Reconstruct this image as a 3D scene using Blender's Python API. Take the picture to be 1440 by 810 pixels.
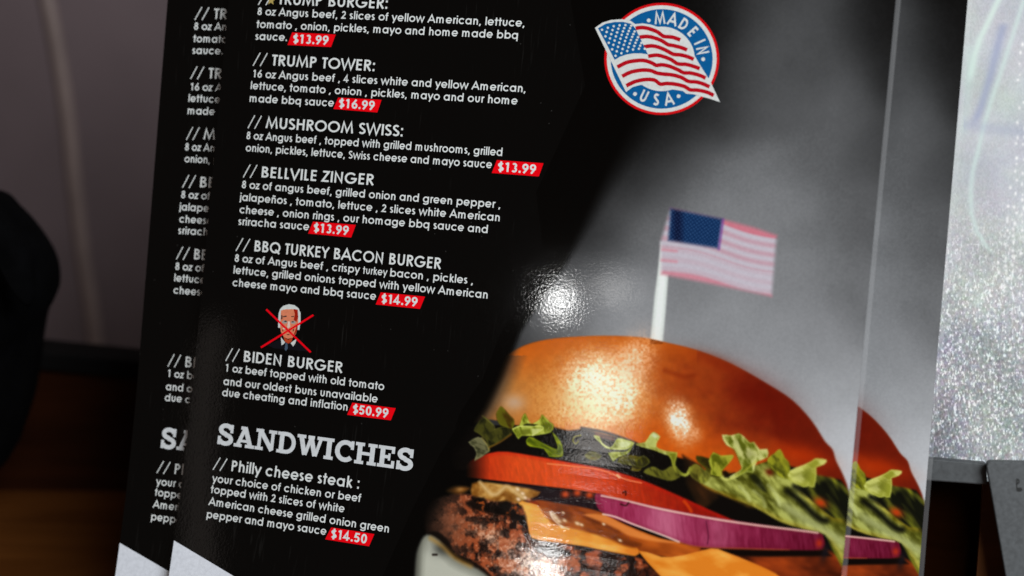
import bpy, bmesh, math
import numpy as np
from mathutils import Matrix, Vector
from mathutils.geometry import delaunay_2d_cdt

for o in list(bpy.data.objects):
    bpy.data.objects.remove(o, do_unlink=True)
scene = bpy.context.scene
COL = scene.collection

# ------------------------------------------------------------------ camera
PITCH = math.radians(18.4)
CAM_H = 0.292
XC = np.array([1.0, 0, 0]); UC = np.array([0, math.sin(PITCH), math.cos(PITCH)]); ZC = np.cross(XC, UC)
CAM_POS = np.array([0, 0, CAM_H])
cam = bpy.data.cameras.new("camera"); cam_o = bpy.data.objects.new("camera", cam); COL.objects.link(cam_o)
cam_o.matrix_world = Matrix(((XC[0], UC[0], ZC[0], 0), (XC[1], UC[1], ZC[1], 0), (XC[2], UC[2], ZC[2], CAM_H), (0, 0, 0, 1)))
cam.lens = 50; cam.sensor_width = 36; cam.clip_start = 0.01; cam.clip_end = 50
cam.dof.use_dof = True; cam.dof.focus_distance = 0.458; cam.dof.aperture_fstop = 5.6
scene.camera = cam_o

def w3(c):                                     # camera axes -> world axes
    c = np.asarray(c, float)
    return XC * c[0] + UC * c[1] + ZC * c[2]

# the plane of the front menu (right, up, outward)
PU = w3([0.95870525, -0.09000509, 0.26978384])
PV = w3([0.0929064, 0.99567279, 0.00202297])
PN = np.cross(PU, PV)
PO = CAM_POS - ZC * 0.45                       # page point u = v = 0 (mm coordinates)

# ------------------------------------------------------------------ world and light
world = bpy.data.worlds.new("World"); scene.world = world; world.use_nodes = True
wn = world.node_tree.nodes; wl = world.node_tree.links
bg = wn["Background"]; bg.inputs[0].default_value = (1.0, 0.80, 0.68, 1); bg.inputs[1].default_value = 0.06
scene.view_settings.view_transform = 'Standard'; scene.view_settings.look = 'None'
scene.view_settings.exposure = 0; scene.view_settings.gamma = 1

def look_at(o, target):
    d = Vector(target) - o.location
    o.rotation_euler = d.to_track_quat('-Z', 'Y').to_euler()

def area(name, loc, target, sx, sy, power, color):
    l = bpy.data.lights.new(name, 'AREA'); l.shape = 'RECTANGLE'; l.size = sx; l.size_y = sy
    l.energy = power; l.color = color
    o = bpy.data.objects.new(name, l); COL.objects.link(o); o.location = Vector(loc); look_at(o, target)
    return o

ctr = PO
area('key_light', PO + (PN * 0.72 + PU * 0.60 + PV * 0.36) * 1.15, PO, 0.55, 0.55, 16.5, (0.93, 0.98, 1.0))
area('fill_light', PO + (PN * 0.55 - PU * 1.0 + PV * 0.9) * 1.3, PO, 0.7, 0.7, 2.2, (1.0, 0.84, 0.78))

def page_curl(u, v):
    s = np.maximum(0, -(np.asarray(v, float) + 32) / 100)
    s2 = np.where(s < .7, s * s, .49 + 1.4 * (s - .7))
    return 9.5 * s2 * (1 + .30 * (np.asarray(u, float) + 60) / 100)

def rect(pts):
    """measured photo point -> millimetres on the (slightly curled) menu page"""
    P = np.atleast_2d(np.array(pts, float))
    r = XC * ((P[:, :1] - 720) / 2000) - UC * ((P[:, 1:2] - 405) / 2000) - ZC
    o = PO - CAM_POS; w = np.zeros(len(P))
    for _ in range(10):
        t = ((o @ PN) + w / 1000) / (r @ PN)
        X = (r * t[:, None] - o) * 1000
        u = X @ PU; v = X @ PV; w = page_curl(u, v)
    return np.stack([u, v], 1)

def refl_lamp(name, px, dist, size, power, color, spread=(0, 0)):
    """a lamp hung where the laminate mirrors it towards the viewer"""
    u, v = rect([px])[0]
    p = PO + (PU * u + PV * v) / 1000
    d = p - CAM_POS; d /= np.linalg.norm(d)
    nn = PN - PV * float(page_curl(u, v + .5) - page_curl(u, v - .5)) - PU * float(page_curl(u + .5, v) - page_curl(u - .5, v)); nn /= np.linalg.norm(nn)
    p = p + PN * float(page_curl(u, v)) / 1000; r = d - 2 * (d @ nn) * nn
    l = bpy.data.lights.new(name, 'AREA'); l.shape = 'ELLIPSE'; l.size = size[0]; l.size_y = size[1]; l.energy = power; l.color = color
    o = bpy.data.objects.new(name, l); COL.objects.link(o)
    o.location = Vector(p + r * dist); look_at(o, p)
    return o

refl_lamp('small_ceiling_lamp', (787, 424), 1.3, (0.024, 0.028), 0.105, (1, 1, 0.98))
refl_lamp('far_ceiling_lamp', (862, 408), 1.3, (0.05, 0.03), 0.018, (1, 0.98, 0.95))
refl_lamp('wide_ceiling_lamp', (846, 540), 1.3, (0.07, 0.06), 0.05, (1, 0.93, 0.88))

refl_lamp('added_room_glow', (285, 560), 1.0, (0.03, 0.08), 0.0016, (1.0, 0.86, 0.78))  # added dim lamp, standing in for the room mirrored in the laminate

# ------------------------------------------------------------------ helpers
def s2l(c):
    c = np.asarray(c, float)
    return np.where(c <= 0.04045, c / 12.92, ((c + 0.055) / 1.055) ** 2.4)

def rgb(r, g, b, k=1.22):
    l = s2l(np.array([r, g, b]) / 255.0) * k
    return (float(min(l[0], .9)), float(min(l[1], .9)), float(min(l[2], .9)), 1)

def finish(o, label=None, cat=None, group=None, kind=None):
    if label: o['label'] = label
    if cat: o['category'] = cat
    if group: o['group'] = group
    if kind: o['kind'] = kind
    return o

def link(name, me, mat, parent=None):
    o = bpy.data.objects.new(name, me); COL.objects.link(o)
    if mat: me.materials.append(mat)
    if parent: o.parent = parent
    return o

def nodes_of(name):
    m = bpy.data.materials.new(name); m.use_nodes = True
    nt = m.node_tree
    return m, nt.nodes, nt.links, nt.nodes['Principled BSDF']

def laminate(m, n, l, b, rough=0.055):
    """fine orange-peel relief of the laminating film, shared by everything printed under it"""
    tc = n.new('ShaderNodeTexCoord')
    n1 = n.new('ShaderNodeTexNoise'); n1.inputs['Scale'].default_value = 1200; n1.inputs['Detail'].default_value = 1.5; n1.inputs['Roughness'].default_value = .6
    n2 = n.new('ShaderNodeTexNoise'); n2.inputs['Scale'].default_value = 160; n2.inputs['Detail'].default_value = 1
    l.new(tc.outputs['Object'], n1.inputs['Vector']); l.new(tc.outputs['Object'], n2.inputs['Vector'])
    b1 = n.new('ShaderNodeBump'); b1.inputs['Strength'].default_value = 1; b1.inputs['Distance'].default_value = 0.0000088
    b2 = n.new('ShaderNodeBump'); b2.inputs['Strength'].default_value = 1; b2.inputs['Distance'].default_value = 0.000012
    l.new(n1.outputs[0], b1.inputs['Height']); l.new(n2.outputs[0], b2.inputs['Height'])
    l.new(b2.outputs[0], b1.inputs['Normal']); l.new(b1.outputs[0], b.inputs['Normal'])
    b.inputs['Roughness'].default_value = rough
    b.inputs['Specular IOR Level'].default_value = 0.5
    return tc

INKS = {}
def ink(name, col):
    if name in INKS: return INKS[name]
    m, n, l, b = nodes_of(name)
    tc = laminate(m, n, l, b)
    nz = n.new('ShaderNodeTexNoise'); nz.inputs['Scale'].default_value = 900; nz.inputs['Detail'].default_value = 3
    l.new(tc.outputs['Object'], nz.inputs['Vector'])
    mr = n.new('ShaderNodeMapRange'); mr.inputs['From Min'].default_value = .25; mr.inputs['From Max'].default_value = .75
    mr.inputs['To Min'].default_value = .88; mr.inputs['To Max'].default_value = 1.06
    l.new(nz.outputs[0], mr.inputs[0])
    vm = n.new('ShaderNodeVectorMath'); vm.operation = 'SCALE'; vm.inputs[0].default_value = col[:3]
    l.new(mr.outputs[0], vm.inputs['Scale']); l.new(vm.outputs[0], b.inputs['Base Color'])
    INKS[name] = m
    return m

def black_print():
    m, n, l, b = nodes_of('black_print')
    tc = laminate(m, n, l, b)
    # dust specks and short scuffs
    vo = n.new('ShaderNodeTexVoronoi'); vo.inputs['Scale'].default_value = 260; vo.inputs['Randomness'].default_value = 1
    l.new(tc.outputs['Object'], vo.inputs['Vector'])
    lt = n.new('ShaderNodeMath'); lt.operation = 'LESS_THAN'; lt.inputs[1].default_value = 0.055
    l.new(vo.outputs['Distance'], lt.inputs[0])
    sep = n.new('ShaderNodeSeparateColor'); l.new(vo.outputs['Color'], sep.inputs[0])
    gt = n.new('ShaderNodeMath'); gt.operation = 'GREATER_THAN'; gt.inputs[1].default_value = 0.72
    l.new(sep.outputs[0], gt.inputs[0])
    mu = n.new('ShaderNodeMath'); mu.operation = 'MULTIPLY'; l.new(lt.outputs[0], mu.inputs[0]); l.new(gt.outputs[0], mu.inputs[1])
    mp = n.new('ShaderNodeMapping'); mp.inputs['Scale'].default_value = (900, 60, 1); mp.inputs['Rotation'].default_value = (0, 0, 0.03)
    l.new(tc.outputs['Object'], mp.inputs[0])
    n3 = n.new('ShaderNodeTexNoise'); n3.inputs['Scale'].default_value = 1; n3.inputs['Detail'].default_value = 2
    l.new(mp.outputs[0], n3.inputs['Vector'])
    n4 = n.new('ShaderNodeTexNoise'); n4.inputs['Scale'].default_value = 28; l.new(tc.outputs['Object'], n4.inputs['Vector'])
    r3 = n.new('ShaderNodeMapRange'); r3.inputs[1].default_value = .62; r3.inputs[2].default_value = .85; l.new(n3.outputs[0], r3.inputs[0])
    r4 = n.new('ShaderNodeMapRange'); r4.inputs[1].default_value = .5; r4.inputs[2].default_value = .75; l.new(n4.outputs[0], r4.inputs[0])
    m2 = n.new('ShaderNodeMath'); m2.operation = 'MULTIPLY'; l.new(r3.outputs[0], m2.inputs[0]); l.new(r4.outputs[0], m2.inputs[1])
    ad = n.new('ShaderNodeMath'); ad.operation = 'ADD'; ad.use_clamp = True; l.new(mu.outputs[0], ad.inputs[0]); l.new(m2.outputs[0], ad.inputs[1])
    mx = n.new('ShaderNodeMix'); mx.data_type = 'RGBA'; l.new(ad.outputs[0], mx.inputs['Factor'])
    mx.inputs['A'].default_value = (0.0010, 0.0010, 0.0010, 1); mx.inputs['B'].default_value = (0.022, 0.021, 0.020, 1)
    l.new(mx.outputs['Result'], b.inputs['Base Color'])
    return m

BLACK = black_print()
V0 = -150.0                                     # bottom edge of the page
def place(uv, off):
    """page millimetres -> local metres (origin at the middle of the bottom edge)"""
    uv = np.atleast_2d(np.asarray(uv, float))
    w = page_curl(uv[:, 0], uv[:, 1]) + off
    return np.stack([uv[:, 0], uv[:, 1] - V0, w], 1) / 1000

def mesh_of(name, co, faces):
    me = bpy.data.meshes.new(name); me.from_pydata([tuple(map(float, c)) for c in co], [], faces); me.update()
    return me

def union(polys, holes=False):
    """merge overlapping 2-D polygons into one triangulated sheet without doubled faces"""
    if isinstance(polys, tuple): return polys
    vs, ed, Q = [], [], []
    for p in polys:
        p = [tuple(map(float, q)) for q in p]; k = len(vs); n = len(p)
        ed += [(k + i, k + (i + 1) % n) for i in range(n)]; vs += [Vector(q) for q in p]; Q.append(np.array(p))
    r = delaunay_2d_cdt(vs, ed, [], 0, 1e-6, True)
    V = np.array([tuple(v) for v in r[0]]); T = np.array([list(f) for f in r[2]]); C = V[T].mean(1); ins = np.zeros(len(T), bool)
    for P in Q:
        a = P; b = np.roll(P, -1, 0)
        with np.errstate(divide='ignore', invalid='ignore'):
            c = ((a[:, 1] > C[:, 1:]) != (b[:, 1] > C[:, 1:])) & (C[:, :1] < (b[:, 0] - a[:, 0]) * (C[:, 1:] - a[:, 1]) / (b[:, 1] - a[:, 1]) + a[:, 0])
        ins |= (c.sum(1) % 2).astype(bool)
    T = T[ins]
    x = V[T]; cr = (x[:, 1, 0] - x[:, 0, 0]) * (x[:, 2, 1] - x[:, 0, 1]) - (x[:, 2, 0] - x[:, 0, 0]) * (x[:, 1, 1] - x[:, 0, 1])
    T = np.where(cr[:, None] < 0, T[:, ::-1], T); T = T[np.abs(cr) > 1e-12]; used = np.unique(T); mp = np.full(len(V), -1); mp[used] = np.arange(len(used))
    return V[used], [list(map(int, t)) for t in mp[T]]

def refine(uv, faces, step=4.0):
    """cut large flat shapes on a grid so they follow the curl of the page"""
    bm = bmesh.new(); vv = [bm.verts.new((a, b, 0)) for a, b in uv]
    for f in faces:
        try: bm.faces.new([vv[i] for i in f])
        except ValueError: pass
    lo = uv.min(0); hi = uv.max(0)
    if lo[1] < -36:
        for ax in (0, 1):
            st = step if ax else step * 3
            k = math.ceil(lo[ax] / st)
            while k * st < hi[ax] and (k * st < -30 or ax == 0):
                pc = [0, 0, 0]; pc[ax] = k * st; pn = [0, 0, 0]; pn[ax] = 1
                bmesh.ops.bisect_plane(bm, geom=bm.verts[:] + bm.edges[:] + bm.faces[:], plane_co=pc, plane_no=pn)
                k += 1
    bm.verts.index_update()
    uv2 = np.array([(v.co.x, v.co.y) for v in bm.verts]); f2 = [[v.index for v in f.verts] for f in bm.faces]
    bm.free(); return uv2, f2

def printed(name, polys_mm, mat, parent, off, big=False, uvmap=None):
    uv, f = union(polys_mm)
    if big: uv, f = refine(uv, f)
    me = mesh_of(name, place(uv, off), f)
    if uvmap:
        ul = me.uv_layers.new(name='UVMap'); li = np.array([lp.vertex_index for lp in me.loops])
        c = (uv[li] - [uvmap[0], uvmap[1]]) / [uvmap[2] - uvmap[0], uvmap[3] - uvmap[1]]
        ul.data.foreach_set('uv', c.astype(np.float32).ravel())
    return link(name, me, mat, parent)

def smooth(pts, n=5, closed=True):
    P = np.array(pts, float); N = len(P); out = []
    for i in range(N if closed else N - 1):
        if closed: a, b, c, d = P[i - 1], P[i], P[(i + 1) % N], P[(i + 2) % N]
        else: a, b, c, d = P[max(i - 1, 0)], P[i], P[i + 1], P[min(i + 2, N - 1)]
        for k in range(n):
            t = k / n
            out.append(.5 * ((2 * b) + (c - a) * t + (2 * a - 5 * b + 4 * c - d) * t * t + (3 * b - a - 3 * c + d) * t ** 3))
    if not closed: out.append(P[-1])
    return np.array(out)

def ribbon(pts, w, closed=False):
    """quads along a poly-line of width w with mitred joints"""
    P = np.array(pts, float)
    if closed and np.hypot(*(P[0] - P[-1])) < 1e-9: P = P[:-1]
    N = len(P); L, R = [], []
    for i in range(N):
        a = P[i - 1] if (closed or i > 0) else None
        c = P[(i + 1) % N] if (closed or i < N - 1) else None
        d1 = (P[i] - a) if a is not None else (c - P[i]); d2 = (c - P[i]) if c is not None else d1
        d1 = d1 / (np.hypot(*d1) + 1e-12); d2 = d2 / (np.hypot(*d2) + 1e-12)
        n1 = np.array([-d1[1], d1[0]]); n2 = np.array([-d2[1], d2[0]]); m = n1 + n2; m /= (np.hypot(*m) + 1e-12)
        k = min(1 / max(m @ n1, .35), 2.2) * w / 2
        L.append(P[i] + m * k); R.append(P[i] - m * k)
    q = []
    for i in range(N if closed else N - 1):
        j = (i + 1) % N; q.append([L[i], L[j], R[j], R[i]])
    return q

# ------------------------------------------------------------------ stroke alphabet (geometric sans, slab serif)
def arc(cx, cy, rx, ry, a0, a1, n=None):
    n = n or max(4, int(abs(a1 - a0) / 18))
    t = np.radians(np.linspace(a0, a1, n + 1))
    return [(cx + rx * math.cos(x), cy + ry * math.sin(x)) for x in t]

def glyph(ch, w):
    """-> advance, list of (points, closed, width factor); cap height 1"""
    h = w / 2; X = .755; c = X / 2; ry = c - h + .012
    S = []; st = lambda *p, cl=False: S.append((list(p), cl))
    def bowl(x0, wd): st(*arc(x0 + wd / 2, c, wd / 2 - h, ry, 0, 360, 22)[:-1], cl=True)
    if ch == ' ': return .385, []
    if ch == 'o': bowl(.05, .80); return .905, S
    if ch == 'a': bowl(.05, .78); st((.83 - h, 0), (.83 - h, X)); return .945, S
    if ch == 'b': bowl(.11, .78); st((.11 + h, 0), (.11 + h, 1.06)); return .945, S
    if ch == 'd': bowl(.05, .78); st((.83 - h, 0), (.83 - h, 1.06)); return .945, S
    if ch == 'p': bowl(.11, .78); st((.11 + h, -.28), (.11 + h, X)); return .945, S
    if ch == 'q': bowl(.05, .78); st((.83 - h, -.28), (.83 - h, X)); return .945, S
    if ch == 'g':
        bowl(.05, .78); st((.83 - h, X), (.83 - h, -.02), *arc(.44, -.02, .39 - h, .27 - h, 0, -155)[1:]); return .935, S
    if ch == 'c': st(*arc(.45, c, .40 - h, ry, 42, 318)); return .85, S
    if ch == 'e': st((.08, c - .02), (.80 - .03, c - .02)); st(*arc(.44, c, .39 - h, ry, -4, 325 - 4)); return .89, S
    if ch == 'n': st((.11 + h, 0), (.11 + h, X)); st(*arc(.40, .42, .29 - h, X - .42 - h + .01, 180, 0), (.69 - h, 0)); return .80, S
    if ch == 'ñ': st((.11 + h, 0), (.11 + h, X)); st(*arc(.40, .42, .29 - h, X - .42 - h + .01, 180, 0), (.69 - h, 0)); S.append(([(.2, .90), (.32, .97), (.45, .90), (.58, .97)], False)); return .80, S
    if ch == 'h': st((.11 + h, 0), (.11 + h, 1.06)); st(*arc(.40, .42, .29 - h, X - .42 - h + .01, 180, 0), (.69 - h, 0)); return .80, S
    if ch == 'm':
        st((.11 + h, 0), (.11 + h, X)); st(*arc(.385, .45, .275 - h, X - .45 - h + .01, 180, 0), (.66 - h, 0))
        st(*arc(.66 - w + .275, .45, .275 - h, X - .45 - h + .01, 180, 0), (.66 - w + .55 - h, 0)); return 1.27, S
    if ch == 'u': st((.10 + h, X), (.10 + h, .34), *arc(.39, .34, .29 - h, .34 - h + .01, 180, 360)[1:], (.68 - h, X)); return .79, S
    if ch == 'r': st((.10 + h, 0), (.10 + h, X)); st(*arc(.35, .42, .25 - h, X - .42 - h + .01, 180, 62)); return .44, S
    if ch == 's': st(*arc(.26, X * .735, .20 - h * .9, X * .27 - h, 32, 250), *arc(.26, X * .27, .22 - h * .9, X * .275 - h, 72, -148)); return .54, S
    if ch == 't': st((.235, 0), (.235, 1.0)); st((.03, X - h), (.44, X - h)); return .47, S
    if ch == 'f': st((.19, 0), (.19, .86), *arc(.36, .86, .17, .20 - h, 180, 85)[1:]); st((.02, X - h), (.38, X - h)); return .45, S
    if ch == 'i': st((.07 + h, 0), (.07 + h, X)); st((.07 + h, .90), (.07 + h, 1.05)); return .29, S
    if ch == 'j': st((.07 + h, X), (.07 + h, -.12), *arc(.0, -.12, .07 + h, .15 - h, 0, -80)[1:]); st((.07 + h, .90), (.07 + h, 1.05)); return .29, S
    if ch == 'l': st((.08 + h, 0), (.08 + h, 1.06)); return .30, S
    if ch == 'k': st((.11 + h, 0), (.11 + h, 1.06)); st((.54, X), (.15 + h, .37)); st((.27, .45), (.60, 0)); return .68, S
    if ch == 'v': st((.07, X), (.36, .03), (.65, X)); return .73, S
    if ch == 'w': st((.06, X), (.30, .04), (.56, X - .02), (.82, .04), (1.06, X)); return 1.13, S
    if ch == 'x': st((.07, X), (.60, 0)); st((.60, X), (.07, 0)); return .68, S
    if ch == 'y': st((.07, X), (.37, .06)); st((.66, X), (.24, -.28)); return .73, S
    if ch == 'z': st((.06, X - h), (.47, X - h), (.07, h), (.50, h)); return .56, S
    # capitals
    H = 1.0
    if ch == 'A': st((.06, 0), (.50, H - .02), (.94, 0)); st((.22, .32), (.78, .32)); return 1.0, S
    if ch == 'B':
        st((.10 + h, 0), (.10 + h, H)); st((.10, H - h), (.36, H - h), *arc(.36, .745, .24 - h * .6, .255 - h, 90, -90)[1:], (.10, .52))
        st((.34, .52), (.40, .52), *arc(.40, .265, .27 - h * .6, .265 - h, 90, -90)[1:], (.10, h)); return .78, S
    if ch == 'C': st(*arc(.57, .5, .52 - h, .51 - h, 42, 318, 20)); return 1.06, S
    if ch == 'D': st((.10 + h, h), (.10 + h, H - h), (.38, H - h), *arc(.38, .5, .46 - h, .5 - h, 90, -90, 14)[1:], cl=True); return .90, S
    if ch == 'E': st((.58, H - h), (.10 + h, H - h), (.10 + h, h), (.58, h)); st((.14, .52), (.56, .52)); return .68, S
    if ch == 'F': st((.56, H - h), (.10 + h, H - h), (.10 + h, 0)); st((.14, .52), (.54, .52)); return .62, S
    if ch == 'G': st(*arc(.57, .5, .52 - h, .51 - h, 42, 352, 22)); st((.60, .46), (1.08, .46)); return 1.14, S
    if ch == 'H': st((.10 + h, 0), (.10 + h, H)); st((.78 - h, 0), (.78 - h, H)); st((.16, .54), (.74, .54)); return .88, S
    if ch == 'I': st((.10 + h, 0), (.10 + h, H)); return .32, S
    if ch == 'K': st((.10 + h, 0), (.10 + h, H)); st((.64, H), (.15 + h, .52)); st((.25, .60), (.72, 0)); return .76, S
    if ch == 'L': st((.10 + h, H), (.10 + h, h), (.48, h)); return .56, S
    if ch == 'M': st((.12, 0), (.26, H - .03), (.58, .10), (.90, H - .03), (1.04, 0)); return 1.16, S
    if ch == 'N': st((.10 + h, 0), (.10 + h, H - .07), (.80 - h, .07), (.80 - h, H)); return .92, S
    if ch == 'O': st(*arc(.57, .5, .52 - h, .51 - h, 0, 360, 28)[:-1], cl=True); return 1.14, S
    if ch == 'Q': st(*arc(.57, .5, .52 - h, .51 - h, 0, 360, 28)[:-1], cl=True); st((.62, .32), (1.02, -.04)); return 1.14, S
    if ch == 'P': st((.10 + h, 0), (.10 + h, H)); st((.10, H - h), (.36, H - h), *arc(.36, .715, .26 - h * .6, .285 - h, 90, -90)[1:], (.10, .43 + h * .0)); return .74, S
    if ch == 'R': st((.10 + h, 0), (.10 + h, H)); st((.10, H - h), (.38, H - h), *arc(.38, .725, .26 - h * .6, .275 - h, 90, -90)[1:], (.10, .45)); st((.36, .45), (.66, 0)); return .76, S
    if ch == 'S': st(*arc(.33, .745, .25 - h * .7, .265 - h, 30, 250), *arc(.33, .265, .28 - h * .7, .275 - h, 72, -150)); return .66, S
    if ch == 'T': st((.26, 0), (.26, H)); st((.02, H - h), (.50, H - h)); return .52, S
    if ch == 'U': st((.10 + h, H), (.10 + h, .36), *arc(.43, .36, .33 - h, .37 - h, 180, 360)[1:], (.76 - h, H)); return .86, S
    if ch == 'V': st((.05, H), (.42, .03), (.79, H)); return .84, S
    if ch == 'W': st((.05, H), (.34, .04), (.62, H - .04), (.90, .04), (1.19, H)); return 1.24, S
    if ch == 'Y': st((.05, H), (.38, .48), (.71, H)); st((.38, .5), (.38, 0)); return .76, S
    if ch == 'Z': st((.06, H - h), (.56, H - h), (.06, h), (.60, h)); return .66, S
    if ch == '/': st((.02, -.13), (.56, 1.10)); return .64, S
    if ch == ',': st((.10, -.16), (.20, .13)); return .36, S
    if ch == '.': st((.17, 0), (.17, w * 1.15)); return .34, S
    if ch == ':': st((.17, 0), (.17, w * 1.15)); st((.17, X - w * 1.15), (.17, X)); return .34, S
    # figures
    if ch == '1': st((.14, .80), (.36, .96)); st((.38 - h * .3, 0), (.38 - h * .3, H)); return .66, S
    if ch == '2': st(*arc(.34, .70, .27 - h, .31 - h, 165, -32), (.07 + h * .6, h), (.64, h)); return .70, S
    if ch == '3': st(*arc(.32, .74, .24 - h, .27 - h, 150, -80)); st(*arc(.32, .28, .27 - h, .29 - h, 88, -150)); return .68, S
    if ch == '4': st((.50 - h, 0), (.50 - h, H - .04), (.06, .28), (.66, .28)); return .72, S
    if ch == '5': st((.58, H - h), (.22, H - h), (.15, .54), *arc(.32, .32, .29 - h, .33 - h, 112, -150)); return .70, S
    if ch == '6': st(*arc(.36, .32, .30 - h, .33 - h, 0, 360, 20)[:-1], cl=True); st((.50, H), (.12, .42)); return .72, S
    if ch == '8': st(*arc(.35, .74, .24 - h, .27 - h, 0, 360, 18)[:-1], cl=True); st(*arc(.35, .28, .29 - h, .30 - h, 0, 360, 20)[:-1], cl=True); return .70, S
    if ch == '9': st(*arc(.35, .68, .30 - h, .33 - h, 0, 360, 20)[:-1], cl=True); st((.22, 0), (.59, .58)); return .72, S
    if ch == '0': st(*arc(.35, .5, .30 - h, .51 - h, 0, 360, 22)[:-1], cl=True); return .70, S
    if ch == '$': st(*arc(.33, .70, .25 - h * .7, .235 - h, 30, 250), *arc(.33, .28, .27 - h * .7, .24 - h, 72, -150)); st((.33, -.09), (.33, 1.07)); return .66, S
    return .5, S

def slab(ch):
    """bold slab-serif capital -> advance, polygons; cap height 1"""
    w = .21; t = .155; P = []
    box = lambda x0, y0, x1, y1: P.append([(x0, y0), (x1, y0), (x1, y1), (x0, y1)])
    rb = lambda pts, ww=w, cl=False: P.extend(ribbon(pts, ww, cl))
    if ch == 'S':
        rb(arc(.40, .735, .25, .20, 12, 262) + arc(.40, .275, .27, .205, 82, -168)); box(.60, .60, .74, 1.0); box(.04, 0, .18, .40); return .80, P
    if ch == 'A': rb([(.20, .08), (.50, .94)], .17); rb([(.80, .08), (.50, .94)], w); box(.24, .24, .74, .37); box(.02, 0, .40, t); box(.56, 0, .99, t); box(.30, 1 - t, .60, 1); return 1.0, P
    if ch == 'N': box(.13, .1, .28, .9); box(.74, .1, .89, .9); rb([(.20, .97), (.82, .03)], w); box(.02, 0, .40, t); box(.02, 1 - t, .38, 1); box(.62, 1 - t, 1.0, 1); return 1.02, P
    if ch == 'D': box(.12, .05, .33, .95); rb([(.20, .92), (.45, .92)] + arc(.45, .5, .34, .42, 90, -90, 12)[1:] + [(.20, .08)], .185); box(.02, 0, .42, t); box(.02, 1 - t, .42, 1); return .93, P
    if ch == 'W': rb([(.18, .93), (.40, .06)], w); rb([(.42, .06), (.64, .93)], .15); rb([(.64, .93), (.87, .06)], w); rb([(.89, .06), (1.10, .93)], .15); box(0, 1 - t, .40, 1); box(.50, 1 - t, .80, 1); box(.92, 1 - t, 1.28, 1); return 1.26, P
    if ch == 'I': box(.12, .05, .34, .95); box(.02, 0, .44, t); box(.02, 1 - t, .44, 1); return .48, P
    if ch == 'C': rb(arc(.50, .5, .365, .41, 40, 318, 18), w); box(.73, .60, .87, 1.0); return .92, P
    if ch == 'H': box(.12, .05, .33, .95); box(.69, .05, .90, .95); box(.25, .43, .75, .58); box(.02, 0, .43, t); box(.02, 1 - t, .43, 1); box(.59, 0, 1.0, t); box(.59, 1 - t, 1.0, 1); return 1.03, P
    if ch == 'E': box(.12, .05, .33, .95); box(.02, 0, .78, t); box(.02, 1 - t, .76, 1); box(.25, .43, .56, .58); box(.64, 0, .78, .34); box(.62, .68, .76, 1); box(.48, .34, .58, .67); return .84, P
    return .5, P

GLYPHS = {}
def glyph_mesh(ch, w, slabs=False):
    key = (ch, round(w, 3), slabs)
    if key not in GLYPHS:
        if slabs: adv, ps = slab(ch)
        else:
            adv, st = glyph(ch, w); ps = []
            for p, cl in st: ps += ribbon(p, w, cl)
        GLYPHS[key] = (adv,) + (union(ps) if ps else (np.zeros((0, 2)), []))
    return GLYPHS[key]

def text_mesh(txt, w, slabs=False):
    x = 0; V, Fc = [], []; k = 0
    for ch in txt:
        adv, v, f = glyph_mesh(ch, w, slabs)
        if len(v): V.append(v + [x, 0]); Fc += [[a + k for a in t] for t in f]; k += len(v)
        x += adv
    return np.vstack(V), Fc

def join2(a, b):
    return np.vstack([a[0], b[0]]), a[1] + [[i + len(a[0]) for i in t] for t in b[1]]

def fit_text(txt, left, right, cap, w, slabs=False, lift=0.0):
    """set a line of print between two measured baseline ends (page mm)"""
    (u0, v0), (u1, v1) = rect([left, right])
    V, Fc = text_mesh(txt, w, slabs); a, b = V[:, 0].min(), V[:, 0].max(); t = (V[:, 0] - a) / (b - a)
    return np.stack([u0 + (u1 - u0) * t, v0 + (v1 - v0) * t + (V[:, 1] + lift) * cap], 1), Fc

# ------------------------------------------------------------------ the printed photograph (procedural image)
rng = np.random.default_rng(7)
IU0, IU1, IV0, IV1 = -38.0, 111.0, -118.0, 112.0
PPM = 5.0
NW, NH = int((IU1 - IU0) * PPM), int((IV1 - IV0) * PPM)

def grid_noise(x, y, seed):
    r = np.random.default_rng(seed); G = r.random((256, 256))
    xi = np.floor(x).astype(int); yi = np.floor(y).astype(int); fx = x - xi; fy = y - yi
    fx = fx * fx * (3 - 2 * fx); fy = fy * fy * (3 - 2 * fy)
    g = lambda a, b: G[b & 255, a & 255]
    return (g(xi, yi) * (1 - fx) + g(xi + 1, yi) * fx) * (1 - fy) + (g(xi, yi + 1) * (1 - fx) + g(xi + 1, yi + 1) * fx) * fy

def fbm(x, y, s, seed, o=4, ax=1.0, rot=0.0):
    c, q = math.cos(rot), math.sin(rot)
    X = (x * c + y * q) / (s * ax); Y = (-x * q + y * c) / s; a = 1; t = 0; n = 0
    for i in range(o):
        t = t + a * grid_noise(X * 2 ** i + 17 * i, Y * 2 ** i + 5 * i, seed + i); n += a; a *= .55
    return t / n

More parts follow.
